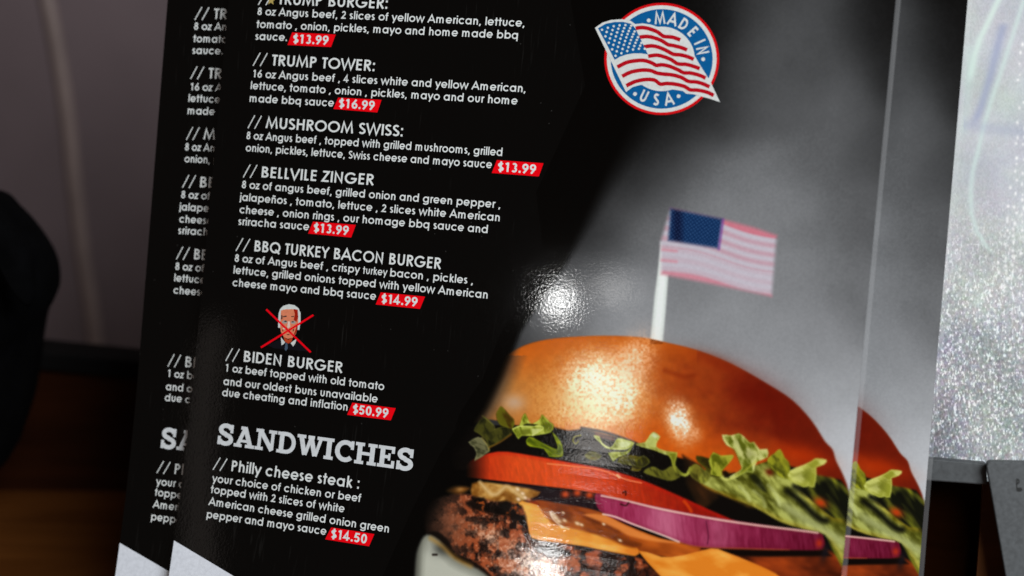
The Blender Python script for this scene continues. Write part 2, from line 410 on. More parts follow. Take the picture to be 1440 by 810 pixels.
class Canvas:
    def __init__(s, X, Y):
        s.X, s.Y = X, Y; s.C = np.zeros(X.shape + (3,))
    def box(s, pts, m):
        lo = pts.min(0) - m; hi = pts.max(0) + m
        ok = (s.X > lo[0]) & (s.X < hi[0]) & (s.Y > lo[1]) & (s.Y < hi[1])
        r = np.where(ok.any(1))[0]; c = np.where(ok.any(0))[0]
        if len(r) == 0 or len(c) == 0: return None
        return slice(r[0], r[-1] + 1), slice(c[0], c[-1] + 1)
    def sd(s, pts, m=12):
        P = np.array(pts, float); sl = s.box(P, m)
        if sl is None: return None, None
        x, y = s.X[sl], s.Y[sl]; d = np.full(x.shape, 1e9); ins = np.zeros(x.shape, bool)
        for i in range(len(P)):
            a, b = P[i], P[(i + 1) % len(P)]; e = b - a; L = e @ e + 1e-12
            t = np.clip(((x - a[0]) * e[0] + (y - a[1]) * e[1]) / L, 0, 1)
            d = np.minimum(d, (x - a[0] - t * e[0]) ** 2 + (y - a[1] - t * e[1]) ** 2)
            if a[1] != b[1]:
                c = ((a[1] > y) != (b[1] > y)) & (x < (b[0] - a[0]) * (y - a[1]) / (b[1] - a[1]) + a[0]); ins ^= c
        d = np.sqrt(d); return np.where(ins, -d, d), sl
    def fill(s, pts, col, soft=1.5, alpha=1.0, sm=0):
        if sm: pts = smooth(pts, sm)
        d, sl = s.sd(pts, 4 + soft * 2)
        if d is None: return
        a = np.clip(.5 - d / (2 * soft), 0, 1); a = a * a * (3 - 2 * a)
        x, y = s.X[sl], s.Y[sl]
        c = col(x, y, -d) if callable(col) else np.array(col, float) * np.ones(x.shape + (1,))
        al = alpha(x, y) if callable(alpha) else alpha
        a = (a * al)[..., None]; s.C[sl] = s.C[sl] * (1 - a) + c * a
    def line(s, pts, w, col, soft=1.0, alpha=1.0, sm=4):
        P = smooth(pts, sm, False) if sm else np.array(pts, float)
        sl = s.box(P, w + soft * 2 + 3)
        if sl is None: return
        x, y = s.X[sl], s.Y[sl]; d = np.full(x.shape, 1e9)
        for a, b in zip(P[:-1], P[1:]):
            e = b - a; t = np.clip(((x - a[0]) * e[0] + (y - a[1]) * e[1]) / (e @ e + 1e-12), 0, 1)
            d = np.minimum(d, (x - a[0] - t * e[0]) ** 2 + (y - a[1] - t * e[1]) ** 2)
        a = np.clip(.5 - (np.sqrt(d) - w / 2) / (2 * soft), 0, 1)[..., None] * alpha
        s.C[sl] = s.C[sl] * (1 - a) + np.array(col, float) * a
    def blob(s, cx, cy, rx, ry, col, a=1.0, rot=0.0, p=1.0, tex=None):
        sl = s.box(np.array([[cx - max(rx, ry) * 2.4, cy - max(rx, ry) * 2.4], [cx + max(rx, ry) * 2.4, cy + max(rx, ry) * 2.4]]), 2)
        if sl is None: return
        x, y = s.X[sl] - cx, s.Y[sl] - cy; c, q = math.cos(rot), math.sin(rot)
        g = np.exp(-(((x * c + y * q) / rx) ** 2 + ((-x * q + y * c) / ry) ** 2) ** p) * a
        if tex is not None: g = g * tex(s.X[sl], s.Y[sl])
        g = np.clip(g, 0, 1)[..., None]; s.C[sl] = s.C[sl] * (1 - g) + np.array(col, float) * g

def lerp(a, b, t): return np.array(a, float) * (1 - t[..., None]) + np.array(b, float) * t[..., None]
def Zm(ox, oy, k, pts): return [(ox + x / k, oy + y / k) for x, y in pts]

BUN = [(640, 600), (668, 548), (700, 510), (728, 490), (760, 479), (800, 474), (850, 472), (900, 474), (935, 481), (980, 492), (1030, 512), (1080, 540), (1115, 563), (1142, 592), (1160, 620), (1171, 632), (1176, 648), (1186, 668), (1193, 690), (1190, 720), (1120, 700), (1000, 672), (940, 645), (880, 622), (800, 608), (740, 602), (690, 590)]
TOMATO = [(650, 668), (662, 648), (700, 635), (745, 640), (800, 650), (850, 659), (900, 674), (950, 695), (1000, 718), (1040, 737), (1010, 742), (960, 724), (900, 712), (850, 697), (818, 690), (760, 683), (700, 676), (665, 672)]
ONION = [(838, 694), (856, 698), (880, 703), (930, 714), (1000, 727), (1060, 736), (1100, 742), (1150, 748), (1158, 756), (1156, 772), (1110, 773), (1040, 771), (985, 769), (955, 762), (920, 748), (880, 735), (848, 722), (838, 708)]
CHEESE1 = [(729, 707), (745, 707), (775, 716), (840, 735), (880, 757), (898, 773), (893, 782), (860, 777), (820, 768), (780, 763), (748, 757), (742, 740)]
CHEESE2 = [(897, 774), (930, 783), (960, 781), (1000, 771), (1020, 776), (1060, 792), (1090, 806), (1100, 818), (1100, 840), (950, 840), (930, 812)]
PATTY = [(600, 712), (618, 700), (650, 694), (690, 704), (735, 712), (746, 757), (790, 765), (893, 783), (912, 795), (935, 820), (950, 850), (960, 900), (720, 900), (690, 815), (655, 800), (630, 770), (600, 752)]
SAUCE = [(664, 676), (690, 676), (740, 684), (790, 690), (850, 702), (845, 718), (880, 736), (950, 762), (1000, 770), (960, 783), (920, 783), (880, 768), (840, 748), (785, 732), (735, 710), (720, 706), (697, 712), (668, 703)]
LOWER = [(584, 790), (590, 765), (600, 752), (618, 760), (640, 785), (672, 800), (700, 822), (740, 860), (760, 900), (600, 900), (584, 850)]
LEAVES = [
    (Zm(650, 560, 8.1, [(250, 210), (350, 300), (365, 350), (450, 320), (560, 325), (590, 360), (540, 420), (430, 490), (310, 560), (270, 480), (180, 400), (130, 370), (170, 290)]), (70, 68, 22), (26, 27, 8)),
    (Zm(650, 560, 8.1, [(180, 440), (250, 480), (305, 560), (300, 615), (140, 715), (160, 640), (130, 560), (70, 500)]), (108, 105, 72), (24, 26, 8)),
    (Zm(650, 560, 8.1, [(440, 90), (490, 130), (550, 200), (590, 240), (595, 300), (570, 350), (500, 330), (440, 310), (400, 260), (385, 180), (410, 130)]), (92, 88, 16), (66, 48, 6)),
    (Zm(650, 560, 8.1, [(570, 350), (650, 310), (680, 220), (720, 170), (760, 260), (800, 290), (880, 240), (900, 200), (920, 190), (1000, 270), (1045, 310), (1010, 390), (890, 415), (810, 430), (740, 430), (680, 430), (640, 465), (600, 410)]), (168, 175, 74), (92, 100, 14)),
    (Zm(650, 560, 8.1, [(730, 470), (770, 435), (850, 470), (960, 530), (1080, 580), (1070, 500), (1020, 380), (1080, 440), (1140, 530), (1150, 640), (1120, 668), (990, 665), (930, 580), (770, 550), (730, 510)]), (138, 146, 22), (74, 88, 6)),
    (Zm(790, 590, 8.1, [(360, 180), (430, 190), (460, 260), (550, 315), (600, 260), (640, 210), (740, 230), (830, 265), (780, 320), (720, 345), (600, 345), (500, 325), (430, 260), (400, 235)]), (196, 200, 130), (116, 122, 26)),
    (Zm(790, 590, 8.1, [(530, 375), (640, 365), (740, 360), (800, 300), (790, 340), (740, 400), (640, 430), (585, 480), (550, 420)]), (168, 172, 88), (96, 102, 20)),
    (Zm(790, 590, 8.1, [(640, 440), (760, 400), (880, 420), (910, 440), (905, 570), (840, 590), (780, 575), (800, 530), (700, 480)]), (92, 82, 12), (36, 30, 4)),
    (Zm(790, 590, 8.1, [(1050, 140), (1120, 195), (1090, 250), (1080, 310), (1160, 350), (1290, 375), (1290, 420), (1180, 400), (1050, 350), (900, 310), (850, 290), (860, 270), (950, 255), (1000, 180)]), (172, 178, 100), (96, 90, 16)),
    (Zm(940, 590, 8.1, [(0, 375), (100, 375), (90, 450), (80, 520), (150, 600), (205, 610), (240, 540), (290, 540), (220, 640), (150, 640), (60, 570), (30, 460), (0, 410)]), (170, 174, 80), (110, 112, 26)),
    (Zm(940, 590, 8.1, [(320, 410), (460, 440), (500, 470), (490, 560), (600, 650), (480, 640), (420, 560), (330, 480)]), (66, 62, 10), (30, 26, 4)),
    (Zm(940, 590, 8.1, [(460, 470), (510, 370), (600, 410), (720, 400), (740, 430), (680, 510), (610, 590), (600, 650), (480, 625), (490, 560)]), (150, 152, 50), (86, 92, 12)),
]
BODY_LEAF = [(985, 668), (1005, 655), (1022, 672), (1060, 655), (1090, 648), (1110, 665), (1128, 690), (1150, 712), (1172, 728), (1197, 738), (1197, 800), (1180, 782), (1160, 752), (1130, 744), (1098, 734), (1062, 714), (1030, 701), (1003, 688), (985, 678)]
LEAVES2 = [
    (Zm(940, 590, 8.1, [(610, 175), (720, 180), (800, 155), (860, 195), (930, 260), (975, 255), (1040, 340), (1125, 335), (1130, 430), (1010, 480), (980, 560), (960, 610), (900, 600), (780, 660), (660, 695), (600, 655), (640, 665), (760, 610), (830, 560), (815, 500), (790, 430), (750, 340), (660, 290)]), (182, 184, 116), (92, 100, 20)),
    (Zm(1060, 590, 8.1, [(165, 435), (240, 380), (300, 335), (350, 430), (405, 490), (415, 580), (420, 680), (300, 650), (250, 600), (160, 500)]), (138, 138, 34), (52, 54, 8)),
    (Zm(1060, 590, 8.1, [(415, 580), (560, 520), (660, 470), (710, 440), (830, 460), (800, 510), (740, 535), (712, 550), (715, 620), (690, 770), (620, 760), (560, 770), (400, 680)]), (186, 186, 104), (136, 138, 46)),
]
FLAG = [(943, 293), (1014, 308), (1060, 320), (1092, 331), (1085, 417), (1040, 407), (985, 396), (930, 386), (929, 340)]
POLE = [(929, 340), (942, 340), (944, 385), (940, 386), (936, 440), (932, 484), (914, 484), (920, 420), (925, 380)]
EDGE = [(905, 120), (860, 220), (836, 270), (788, 369), (757, 420), (726, 469), (701, 532), (681, 574), (640, 640), (600, 720), (560, 810), (540, 900)]

def paint_picture(X, Y):
    cv = Canvas(X, Y)
    # studio backdrop, out-of-focus grey
    K = np.array([(905, 130, 0), (940, 180, 12), (880, 215, 6), (1000, 20, 6), (1050, 20, 42), (1100, 20, 62), (1150, 20, 66), (1200, 20, 46), (1240, 15, 12), (1262, 15, 8), (985, 100, 5), (1040, 100, 52), (1080, 90, 70), (1140, 85, 60), (1195, 100, 68), (1250, 110, 20), (1240, 60, 22), (1010, 165, 36),
                  (1060, 160, 72), (1130, 160, 73), (1200, 160, 78), (1245, 190, 45), (900, 250, 34), (930, 260, 66), (960, 210, 50), (1000, 240, 92), (1060, 240, 100), (1120, 230, 84), (1190, 240, 76), (860, 290, 44), (835, 330, 22), (880, 330, 88), (930, 320, 104), (1000, 300, 108), (1100, 290, 108), (1160, 300, 90), (1210, 320, 78),
                  (800, 390, 50), (770, 440, 66), (830, 400, 100), (870, 400, 120), (860, 450, 128), (790, 465, 96), (750, 480, 60), (1000, 400, 110), (1010, 450, 126), (1060, 430, 124), (1120, 400, 110), (1180, 380, 96), (1215, 430, 100), (1120, 480, 124), (1180, 480, 120), (1160, 540, 134), (1200, 540, 138), (1190, 600, 158), (1200, 660, 170), (1100, 520, 132), (700, 520, 40),
                  (1270, 300, 66), (1260, 450, 84), (1100, -60, 20), (900, -60, 0), (1000, -60, 2), (1250, -60, 5)], float)
    num = np.zeros(X.shape); den = np.full(X.shape, 1e-9)
    for x, y, g in K:
        wgt = np.exp(-((X - x) ** 2 + (Y - y) ** 2) / (2 * 31.0 ** 2)) + 1e-7 / (1 + ((X - x) ** 2 + (Y - y) ** 2) / 1e4)
        num += wgt * g; den += wgt
    g = num / den * 1.07
    g = np.where(Y > 480, np.maximum(g, 0), g)
    g = g + (fbm(X, Y, 60, 3, 3) - .5) * 14 * np.clip(g / 60, 0, 1) + (fbm(X, Y, 3.2, 5, 2) - .5) * 5
    e = np.array(EDGE); xe = np.interp(Y, e[:, 1], e[:, 0]); soft = np.interp(Y, [150, 300, 420, 600], [60, 34, 10, 16])
    mask = np.clip((X - xe) / soft + .1, 0, 1); mask = mask * mask * (3 - 2 * mask)
    g = np.clip(g, 0, 255) * mask
    low = np.maximum(np.clip((Y - 600) / 60, 0, 1) * (X < 1110), np.clip((Y - 735) / 10, 0, 1))
    cv.C[...] = np.stack([g * .985, g * .99, g * 1.01], -1) * (1 - low)[..., None]
    # flag and its stick
    cv.fill(POLE, lambda x, y, d: lerp((196, 200, 196), (222, 226, 222), np.clip(d / 6, 0, 1)), 2.2)
    def flagc(x, y, d):
        y = y + 3.0 * np.sin((x - 943) / 24.0); t = (x - 943) / 150.0; top = 293 + t * 40 + 0 * x; bot = 386 + t * 32 + (t > 0) * 0
        q = np.clip((y - top) / (bot - top), 0, 1)
        st = .5 + .5 * np.cos(q * 13 * math.pi)
        fade = np.clip(.45 + .0 * x, 0, 1)
        c = lerp((182, 174, 184), (176, 128, 140), st * (.22 + .40 * (q < .60)))
        edge = np.clip((q - .93) / .05, 0, 1) + np.clip((.045 - q) / .03, 0, 1)
        eg = np.clip(edge, 0, 1)[..., None] * .5; return c * (1 - eg) + np.array((194, 80, 94)) * eg
    cv.fill(FLAG, flagc, 4.2)
    cv.line([(932, 351), (951, 353)], 4, (196, 120, 132), 2, .6, 0); cv.line([(931, 366), (951, 368)], 4, (196, 120, 132), 2, .6, 0)
    cant = [(943, 293), (1016, 308), (1010, 349), (940, 338)]
    cv.fill(cant, lambda x, y, d: lerp((14, 46, 84), (5, 20, 52), np.clip(1.2 - np.abs(x - 953) / 9, 0, 1)) + (np.sin(x * 1.05 + y * .2) * np.sin(y * 1.1 - x * .2) > .45)[..., None] * 30.0, 4.0)
    cv.line([(1017, 309), (1011, 350)], 3, (120, 70, 140), 2, .8, 0)
    cv.C[...] = np.clip(cv.C + ((fbm(X, Y, 2.2, 91, 2) - .5) * 10)[..., None] * (cv.C.sum(-1, keepdims=True) > 240), 0, 255)
    # bun
    def bunc(x, y, d):
        n = fbm(x, y, 46, 11, 4) - .5; n2 = fbm(x, y, 9, 12, 3) - .5
        t = np.clip((x - 900 + (y - 560) * -.25) / 200 + n * .55, 0, 1)
        c = lerp((188, 98, 30), (102, 24, 6), t)
        low = np.clip((y - np.interp(x, [900, 1000, 1100, 1190], [560, 590, 615, 690])) / 45, 0, 1) * (x > 880)
        c = c * (1 - low[..., None] * .6) + np.array((196, 84, 12)) * low[..., None] * .6
        lf = np.clip((790 - x) / 80, 0, 1) * np.clip((y - 500) / 40, 0, 1)
        c = c * (1 - lf[..., None]) + np.array((176, 118, 60)) * lf[..., None]
        c = c * (1 + n2[..., None] * .14)
        tp = np.clip(1 - d / 26, 0, 1)[..., None] * (x < 980)[..., None] * (y < 540)[..., None] * .55; c = c * (1 - tp) + np.array((186, 88, 14)) * tp
        rim = np.clip(1 - d / 4.0, 0, 1)[..., None]
        return np.clip(c * (1 - rim * .25) + np.array((120, 60, 10)) * rim * .25, 0, 255)
    cv.fill(BUN, bunc, 1.8, lambda x, y: np.clip((x - np.interp(y, e[:, 1], e[:, 0]) + 4) / np.where(y > 500, 34, 20), 0, 1), 3)
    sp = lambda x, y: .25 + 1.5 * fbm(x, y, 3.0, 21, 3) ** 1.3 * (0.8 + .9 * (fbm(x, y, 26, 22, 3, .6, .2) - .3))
    cv.blob(846, 550, 60, 50, (255, 232, 196), 1.15, 0.25, 1.5, sp)  # printed bun highlights, with laminate glare sparkle painted into their colour
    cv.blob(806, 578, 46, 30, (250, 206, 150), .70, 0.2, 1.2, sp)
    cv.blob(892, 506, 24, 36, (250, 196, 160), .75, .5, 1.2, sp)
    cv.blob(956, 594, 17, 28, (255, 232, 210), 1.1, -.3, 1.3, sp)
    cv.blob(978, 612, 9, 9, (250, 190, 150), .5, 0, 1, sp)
    cv.blob(724, 566, 16, 12, (186, 168, 158), .65, 0, 1, None)
    cv.blob(765, 556, 32, 40, (206, 140, 70), .5, 0.3, 1, sp)
    cv.blob(1065, 560, 60, 28, (96, 10, 0), .55, .55, 1, None)
    cv.blob(1010, 510, 40, 10, (120, 30, 4), .5, .42, 1, None)
    cv.line([(935, 521), (962, 530), (975, 528)], 4, (112, 30, 4), 4, .5)
    cv.blob(1128, 640, 40, 14, (190, 60, 4), .6, .3, 1, None)
    # dark hollow under the bun
    dark = [(640, 606), (700, 598), (745, 600), (790, 606), (850, 612), (905, 626), (950, 642), (985, 655), (1010, 690), (1060, 715), (1100, 734), (1155, 750), (1100, 745), (1000, 732), (940, 712), (880, 690), (700, 655), (640, 660)]
    cv.fill(dark, (6, 4, 3), 2.0, 1, 3)
    ch = [(776, 600), (800, 606), (822, 603), (850, 612), (898, 626), (880, 640), (862, 658), (845, 656), (800, 648), (780, 640), (786, 625)]
    cv.fill(ch, lambda x, y, d: 14 + 120 * np.clip(fbm(x, y, 3.2, 31, 3) - .52, 0, 1)[..., None] * np.array((2.0, 2.1, 2.2)), 2.5)  # grey specks paint the sparkle of the laminate onto the black
    cv.line([(818, 602), (850, 608), (880, 618), (895, 624)], 4, (36, 36, 40), 1.5, .9)
    cv.line([(838, 611), (862, 618)], 4, (130, 58, 40), 2, .7)
    cv.fill([(960, 640), (985, 655), (1000, 672), (1010, 700), (985, 720), (965, 680)], lambda x, y, d: lerp((10, 6, 3), (62, 34, 12), np.clip(fbm(x, y, 12, 33, 2, 3, 1.0) * 1.4 - .3, 0, 1)), 4)
    # ingredients
    def tom(x, y, d):
        n = fbm(x, y, 14, 41, 3) - .5; t = np.clip((x - 800) / 190 + n * .3, 0, 1)
        c = lerp((204, 76, 28), (132, 20, 8), t) * (1 + (fbm(x, y, 3.2, 44, 3, 3.5, 1.35) - .5)[..., None] * .22); lf = np.clip((730 - x) / 70, 0, 1)
        c = c * (1 - lf[..., None] * .55) + np.array((150, 22, 4)) * lf[..., None] * .55
        tp = np.clip(1 - d / 7, 0, 1) * (y < np.interp(x, [660, 800, 900, 1040], [655, 668, 690, 738]))
        return c * (1 - tp[..., None] * .45) + np.array((190, 22, 8)) * tp[..., None] * .45
    cv.fill(PATTY, (10, 5, 3), 3, 1, 3)
    cv.fill([(700, 676), (860, 700), (850, 722), (900, 745), (780, 730), (740, 710)], (22, 8, 14), 3)
    cv.fill([(980, 765), (1160, 770), (1192, 790), (1192, 840), (900, 840), (930, 790)], lambda x, y, d: lerp((60, 18, 4), (150, 62, 18), np.clip(fbm(x, y, 22, 43, 3, 2, .3) * 1.8 - .5, 0, 1)), 3)
    cv.fill([(985, 771), (1060, 773), (1160, 773), (1170, 782), (1080, 783), (1040, 782), (1000, 776)], (8, 3, 2), 2.5)
    cv.fill(TOMATO, tom, 1.8, lambda x, y: np.clip((x - 655) / 34, 0, 1), 3)
    cv.line([(770, 652), (800, 655), (845, 661), (880, 674), (902, 679)], 1.6, (250, 150, 100), 1, .75)
    cv.line([(868, 668), (871, 671)], 3, (255, 190, 150), 1, .8, 0)
    for x, y in ((795, 695), (812, 693), (829, 696)): cv.blob(x, y, 6, 5, (206, 80, 26), .9)
    # cheese, sauce and pickle
    def che(x, y, d):
        n = fbm(x, y, 16, 51, 3, 2, .2) - .5; c = lerp((232, 168, 84), (206, 120, 34), np.clip(n * 1.8 + .35 + (x - 800) / 500, 0, 1))
        rim = np.clip(1 - d / 5, 0, 1)[..., None] * .35; return c * (1 - rim) + np.array((190, 96, 20)) * rim
    cv.fill([(664, 680), (700, 680), (760, 692), (728, 708), (712, 712), (690, 722), (668, 712)], lambda x, y, d: lerp((120, 74, 20), (196, 150, 84), np.clip(fbm(x, y, 13, 53, 3) * 2 - .6, 0, 1)), 2.5, 1, 3)
    cv.line([(675, 678), (690, 694), (700, 694), (712, 684), (722, 690), (735, 700)], 5, (206, 172, 120), 2.2, .8)
    cv.line([(676, 700), (694, 711), (708, 700)], 4, (206, 160, 96), 2, .7)
    for x, y in ((728, 688), (735, 694), (739, 700), (729, 702), (744, 703), (733, 712)): cv.blob(x, y, 3.4, 2.4, (240, 216, 190), .8, .6)
    pk = [(745, 706), (790, 708), (845, 720), (880, 738), (930, 757), (985, 771), (955, 784), (900, 778), (860, 765), (820, 752), (775, 736)]
    cv.fill(pk, lambda x, y, d: lerp((176, 88, 26), (108, 46, 8), np.clip(fbm(x, y, 16, 55, 3, 2.5, .35) * 2 - .55, 0, 1)), 2.0, 1, 3)
    cv.fill([(742, 702), (775, 712), (790, 726), (800, 742), (780, 730), (752, 712)], (122, 34, 4), 4, .8, 3)
    cv.fill([(820, 724), (850, 724), (880, 739), (925, 757), (960, 763), (925, 762), (880, 752), (850, 738)], (214, 128, 62), 2.5, .85, 3)
    cv.line([(785, 736), (820, 748), (850, 746), (872, 758), (900, 766)], 3, (84, 36, 6), 3, .7)
    cv.fill(CHEESE1, che, 1.4, 1, 2)
    cv.fill(CHEESE2, che, 1.4, 1, 2)
    cv.fill([(755, 704), (790, 712), (815, 722), (870, 745), (895, 768), (880, 768), (840, 752), (800, 742), (775, 734)], lambda x, y, d: lerp((150, 72, 20), (92, 38, 8), np.clip(fbm(x, y, 12, 57, 3, 2, .4) * 2 - .5, 0, 1)), 3, .9, 3)
    for x, y, r in ((777, 723, 5), (781, 728, 5), (786, 733, 4.5), (794, 732, 3.5), (792, 721, 2.5), (812, 736, 4), (818, 738, 3), (790, 741, 3), (849, 737, 2.6), (872, 760, 3)): cv.blob(x, y, r, r * .62, (228, 206, 176), .85, .5)
    cv.line([(774, 720), (778, 730), (790, 740), (800, 744)], 1.6, (236, 220, 200), 1, .7)
    # onion
    def oni(x, y, d):
        n = fbm(x, y, 16, 61, 3, .5, .1) - .5; t = np.clip((x - 930) / 220, 0, 1)
        c = lerp((144, 44, 78), (96, 14, 42), np.clip(t + n * .35, 0, 1)); st_ = (fbm(x, y, 3.0, 64, 2, 5.0, 1.45) - .5)[..., None] * 34; c = np.clip(c + st_, 0, 255); gl = (np.exp(-((x - 935) / 30) ** 2) + .6 * np.exp(-((x - 1010) / 22) ** 2))[..., None] * .5
        c = c * (1 - gl) + np.array((206, 140, 158)) * gl; lo = np.clip(1 - d / 7, 0, 1)[..., None] * .3; return c * (1 - lo) + np.array((92, 8, 30)) * lo
    cv.fill(ONION, oni, 1.4, 1, 3)
    cv.line([(846, 697), (880, 704), (930, 716), (1000, 729), (1060, 738), (1110, 744), (1150, 749)], 2.6, (226, 190, 172), 1.1, .85)
    cv.line([(848, 723), (866, 727), (890, 737), (930, 752), (955, 762)], 2.4, (232, 198, 184), 1, .85)
    cv.line([(955, 762), (985, 769), (1040, 771), (1110, 773)], 1.4, (190, 96, 60), 1, .5)
    cv.line([(993, 733), (996, 752), (995, 765)], 1.4, (70, 10, 36), .9, .8)
    cv.blob(1152, 764, 5, 6, (168, 48, 18), .8); cv.blob(1161, 775, 5, 14, (18, 14, 20), .9, .3)
    cv.line([(876, 693), (880, 691), (880, 696)], 2, (30, 8, 4), 1, .9); cv.line([(873, 709), (880, 711), (884, 707)], 2, (40, 10, 8), 1, .9)
    cv.line([(962, 705), (968, 712), (972, 719)], 4, (196, 70, 10), 1.6, .8)
    # meat
    def meat(x, y, d):
        n = fbm(x, y, 10, 71, 4); n2 = fbm(x, y, 3.6, 72, 3); n3 = fbm(x, y, 26, 73, 3)
        c = lerp((22, 9, 5), (150, 74, 40), np.clip((n - .40) * 4.2, 0, 1)); c = c * (1 - np.clip((n2 - .55) * 4, 0, 1)[..., None] * .6) + np.array((212, 146, 112)) * np.clip((n2 - .55) * 4, 0, 1)[..., None] * .6
        dk = np.clip((n3 - .56) * 6 + (x - 800) / 260, 0, 1)[..., None] * .62; c = c * (1 - dk) + np.array((34, 12, 6)) * dk
        lf = np.clip((672 - x) / 60, 0, 1)[..., None]; c = c * (1 - lf) + (np.array((104, 66, 48)) * (.55 + .8 * n[..., None])) * lf
        bk = np.clip((n2 - .60) * 9, 0, 1)[..., None] * np.clip((.5 - n) * 5, 0, 1)[..., None]; return c * (1 - bk * .8)
    cv.fill(PATTY, meat, 3.0, lambda x, y: np.clip((x - 596) / 40, 0, 1), 3)
    cv.fill([(655, 706), (680, 700), (690, 712), (712, 704), (730, 716), (742, 742), (730, 736), (715, 726), (690, 722), (665, 716)], lambda x, y, d: lerp((6, 3, 2), (140, 70, 26), np.clip(fbm(x, y, 7, 75, 3) * 4 - 2.2, 0, 1)), 3, .9, 3)
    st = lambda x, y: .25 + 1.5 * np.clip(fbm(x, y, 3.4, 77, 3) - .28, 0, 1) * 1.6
    cv.blob(752, 795, 46, 27, (238, 204, 186), .9, .25, 1.2, st)  # patty highlights, grainy lamp glare painted into the print colour
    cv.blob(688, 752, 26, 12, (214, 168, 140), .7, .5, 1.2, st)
    cv.blob(640, 738, 26, 16, (128, 84, 62), .5, .5, 1, st)
    cv.fill([(600, 752), (616, 748), (632, 762), (640, 778), (660, 786), (682, 800), (700, 822), (668, 804), (644, 790), (628, 782)], (10, 6, 4), 2.6, .9, 3)
    cv.fill([(750, 768), (790, 770), (800, 776), (776, 784), (764, 778)], (26, 24, 28), 4, .7, 3)
    cv.fill(LOWER, lambda x, y, d: lerp((120, 120, 108), (178, 178, 164), np.clip((d - 2) / 14, 0, 1)) * (1 - .5 * np.exp(-((x - 622) / 14) ** 2 - ((y - 772) / 10) ** 2))[..., None], 3.0, 1, 3)
    cv.line([(606, 757), (622, 768), (640, 784), (662, 796)], 5, (176, 128, 52), 3.4, .6)
    cv.line([(609, 780), (614, 780)], 3, (20, 12, 8), 1.2, .9, 0)
    cv.fill([(628, 690), (640, 684), (660, 686), (652, 693), (640, 694)], (150, 92, 30), 3.5, .7, 3); cv.blob(646, 688, 6, 3, (200, 150, 90), .6)
    # lettuce
    def leafc(hi, lo, sd):
        def f(x, y, d):
            n = fbm(x, y, 7, sd, 3, 2.2, .9 + .5 * math.sin(sd * 2.1)); c = lerp(lo, hi, np.clip(n * 3.2 - 1.0, 0, 1))
            rim = np.clip(1.25 - np.abs(d - 1.2) / 1.2, 0, 1)[..., None] * .34
            inn = np.clip((d - 5) / 9, 0, 1)[..., None] * .16
            return c * (1 - inn) * (1 - rim) + (np.array(hi) * 1.12 + 8) * rim
        return f
    def body(x, y, d):
        n = fbm(x, y, 13, 81, 4, 2.4, .75); n2 = fbm(x, y, 5, 82, 3, 3.0, .9)
        c = lerp((66, 66, 10), (160, 162, 84), np.clip(n * 2.6 - .7 + (n2 - .5), 0, 1))
        yl = np.clip(1 - d / 8, 0, 1)[..., None] * (y > 690)[..., None] * .45; c = c * (1 - yl) + np.array((140, 110, 14)) * yl
        pale = np.exp(-(((x - 1120) * .76 - (y - 722) * .65) / 1e4) ** 2) * np.exp(-(((y - 722) - (x - 1120) * .62) / 10) ** 2) * np.clip((x - 1080) / 30, 0, 1)
        return c * (1 - pale[..., None] * .7) + np.array((172, 176, 124)) * pale[..., None] * .7
    cv.fill([(1095, 655), (1150, 668), (1194, 690), (1200, 810), (1180, 790), (1150, 735), (1110, 700)], lambda x, y, d: lerp((12, 14, 6), (112, 112, 30), np.clip(fbm(x, y, 11, 85, 3, 4.0, .95) * 3.4 - 1.3, 0, 1)), 2.5, 1, 3)
    cv.blob(1154, 707, 9, 6, (176, 58, 14), .95, .5)
    cv.fill([(1000, 664), (1040, 668), (1080, 700), (1060, 715), (1030, 702), (1000, 690), (985, 678)], lambda x, y, d: lerp((20, 12, 3), (128, 92, 20), np.clip(fbm(x, y, 9, 83, 3, 2.6, .5) * 2.8 - .9, 0, 1)), 3, 1, 3)
    cv.fill(BODY_LEAF, body, 2.0, 1, 3)
    for a, b in (([(1060, 690), (1072, 700), (1076, 712)], 3), ([(1080, 682), (1092, 696), (1096, 710)], 3), ([(1040, 684), (1050, 694), (1054, 704)], 3)):
        cv.line(a, b, (196, 200, 150), 2.4, .45)
    for a in ([(1107, 690), (1125, 704), (1150, 728), (1162, 732)], [(1160, 680), (1172, 700), (1186, 722), (1196, 738)], [(1118, 684), (1135, 694)]):
        cv.line(a, 8, (8, 9, 5), 3.5, .9)
    cv.fill([(1054, 670), (1064, 668), (1078, 690), (1070, 688)], (14, 16, 4), 3, .8, 3); cv.blob(1082, 664, 6, 4.5, (92, 22, 4), .95, .5)
    for i, (p, hi, lo) in enumerate(LEAVES): cv.fill(p, leafc(hi, lo, 100 + i), 1.5, .98, 2)
    for i, p in enumerate(([(868, 650), (880, 640), (893, 646), (905, 640), (914, 650), (903, 658), (888, 655)], [(905, 664), (918, 656), (932, 662), (946, 655), (958, 668), (944, 676), (926, 672)], [(822, 640), (832, 634), (846, 640), (840, 647), (828, 646)], [(968, 662), (978, 652), (990, 660), (1000, 668), (990, 680), (976, 674)])):
        cv.fill(p, leafc((124, 122, 40), (48, 46, 8), 150 + i), 1.8, .8, 3)
    cv.line(Zm(650, 560, 8.1, [(580, 350), (650, 320), (780, 322), (890, 320), (920, 350), (800, 425)]), 1.4, (206, 212, 120), .9, .8)
    cv.fill(Zm(650, 560, 8.1, [(700, 300), (740, 285), (860, 300), (820, 318), (700, 312)]), (24, 26, 6), 1.4, .85)
    cv.fill(Zm(650, 560, 8.1, [(790, 345), (900, 350), (850, 400), (800, 425)]), (196, 200, 130), 1.6, .8)
    cv.fill(Zm(650, 560, 8.1, [(660, 360), (770, 350), (780, 400), (700, 425), (670, 400)]), (88, 92, 18), 2, .7)
    cv.line(Zm(650, 560, 8.1, [(310, 560), (430, 500), (560, 410)]), 1.6, (168, 120, 30), 1.4, .7)
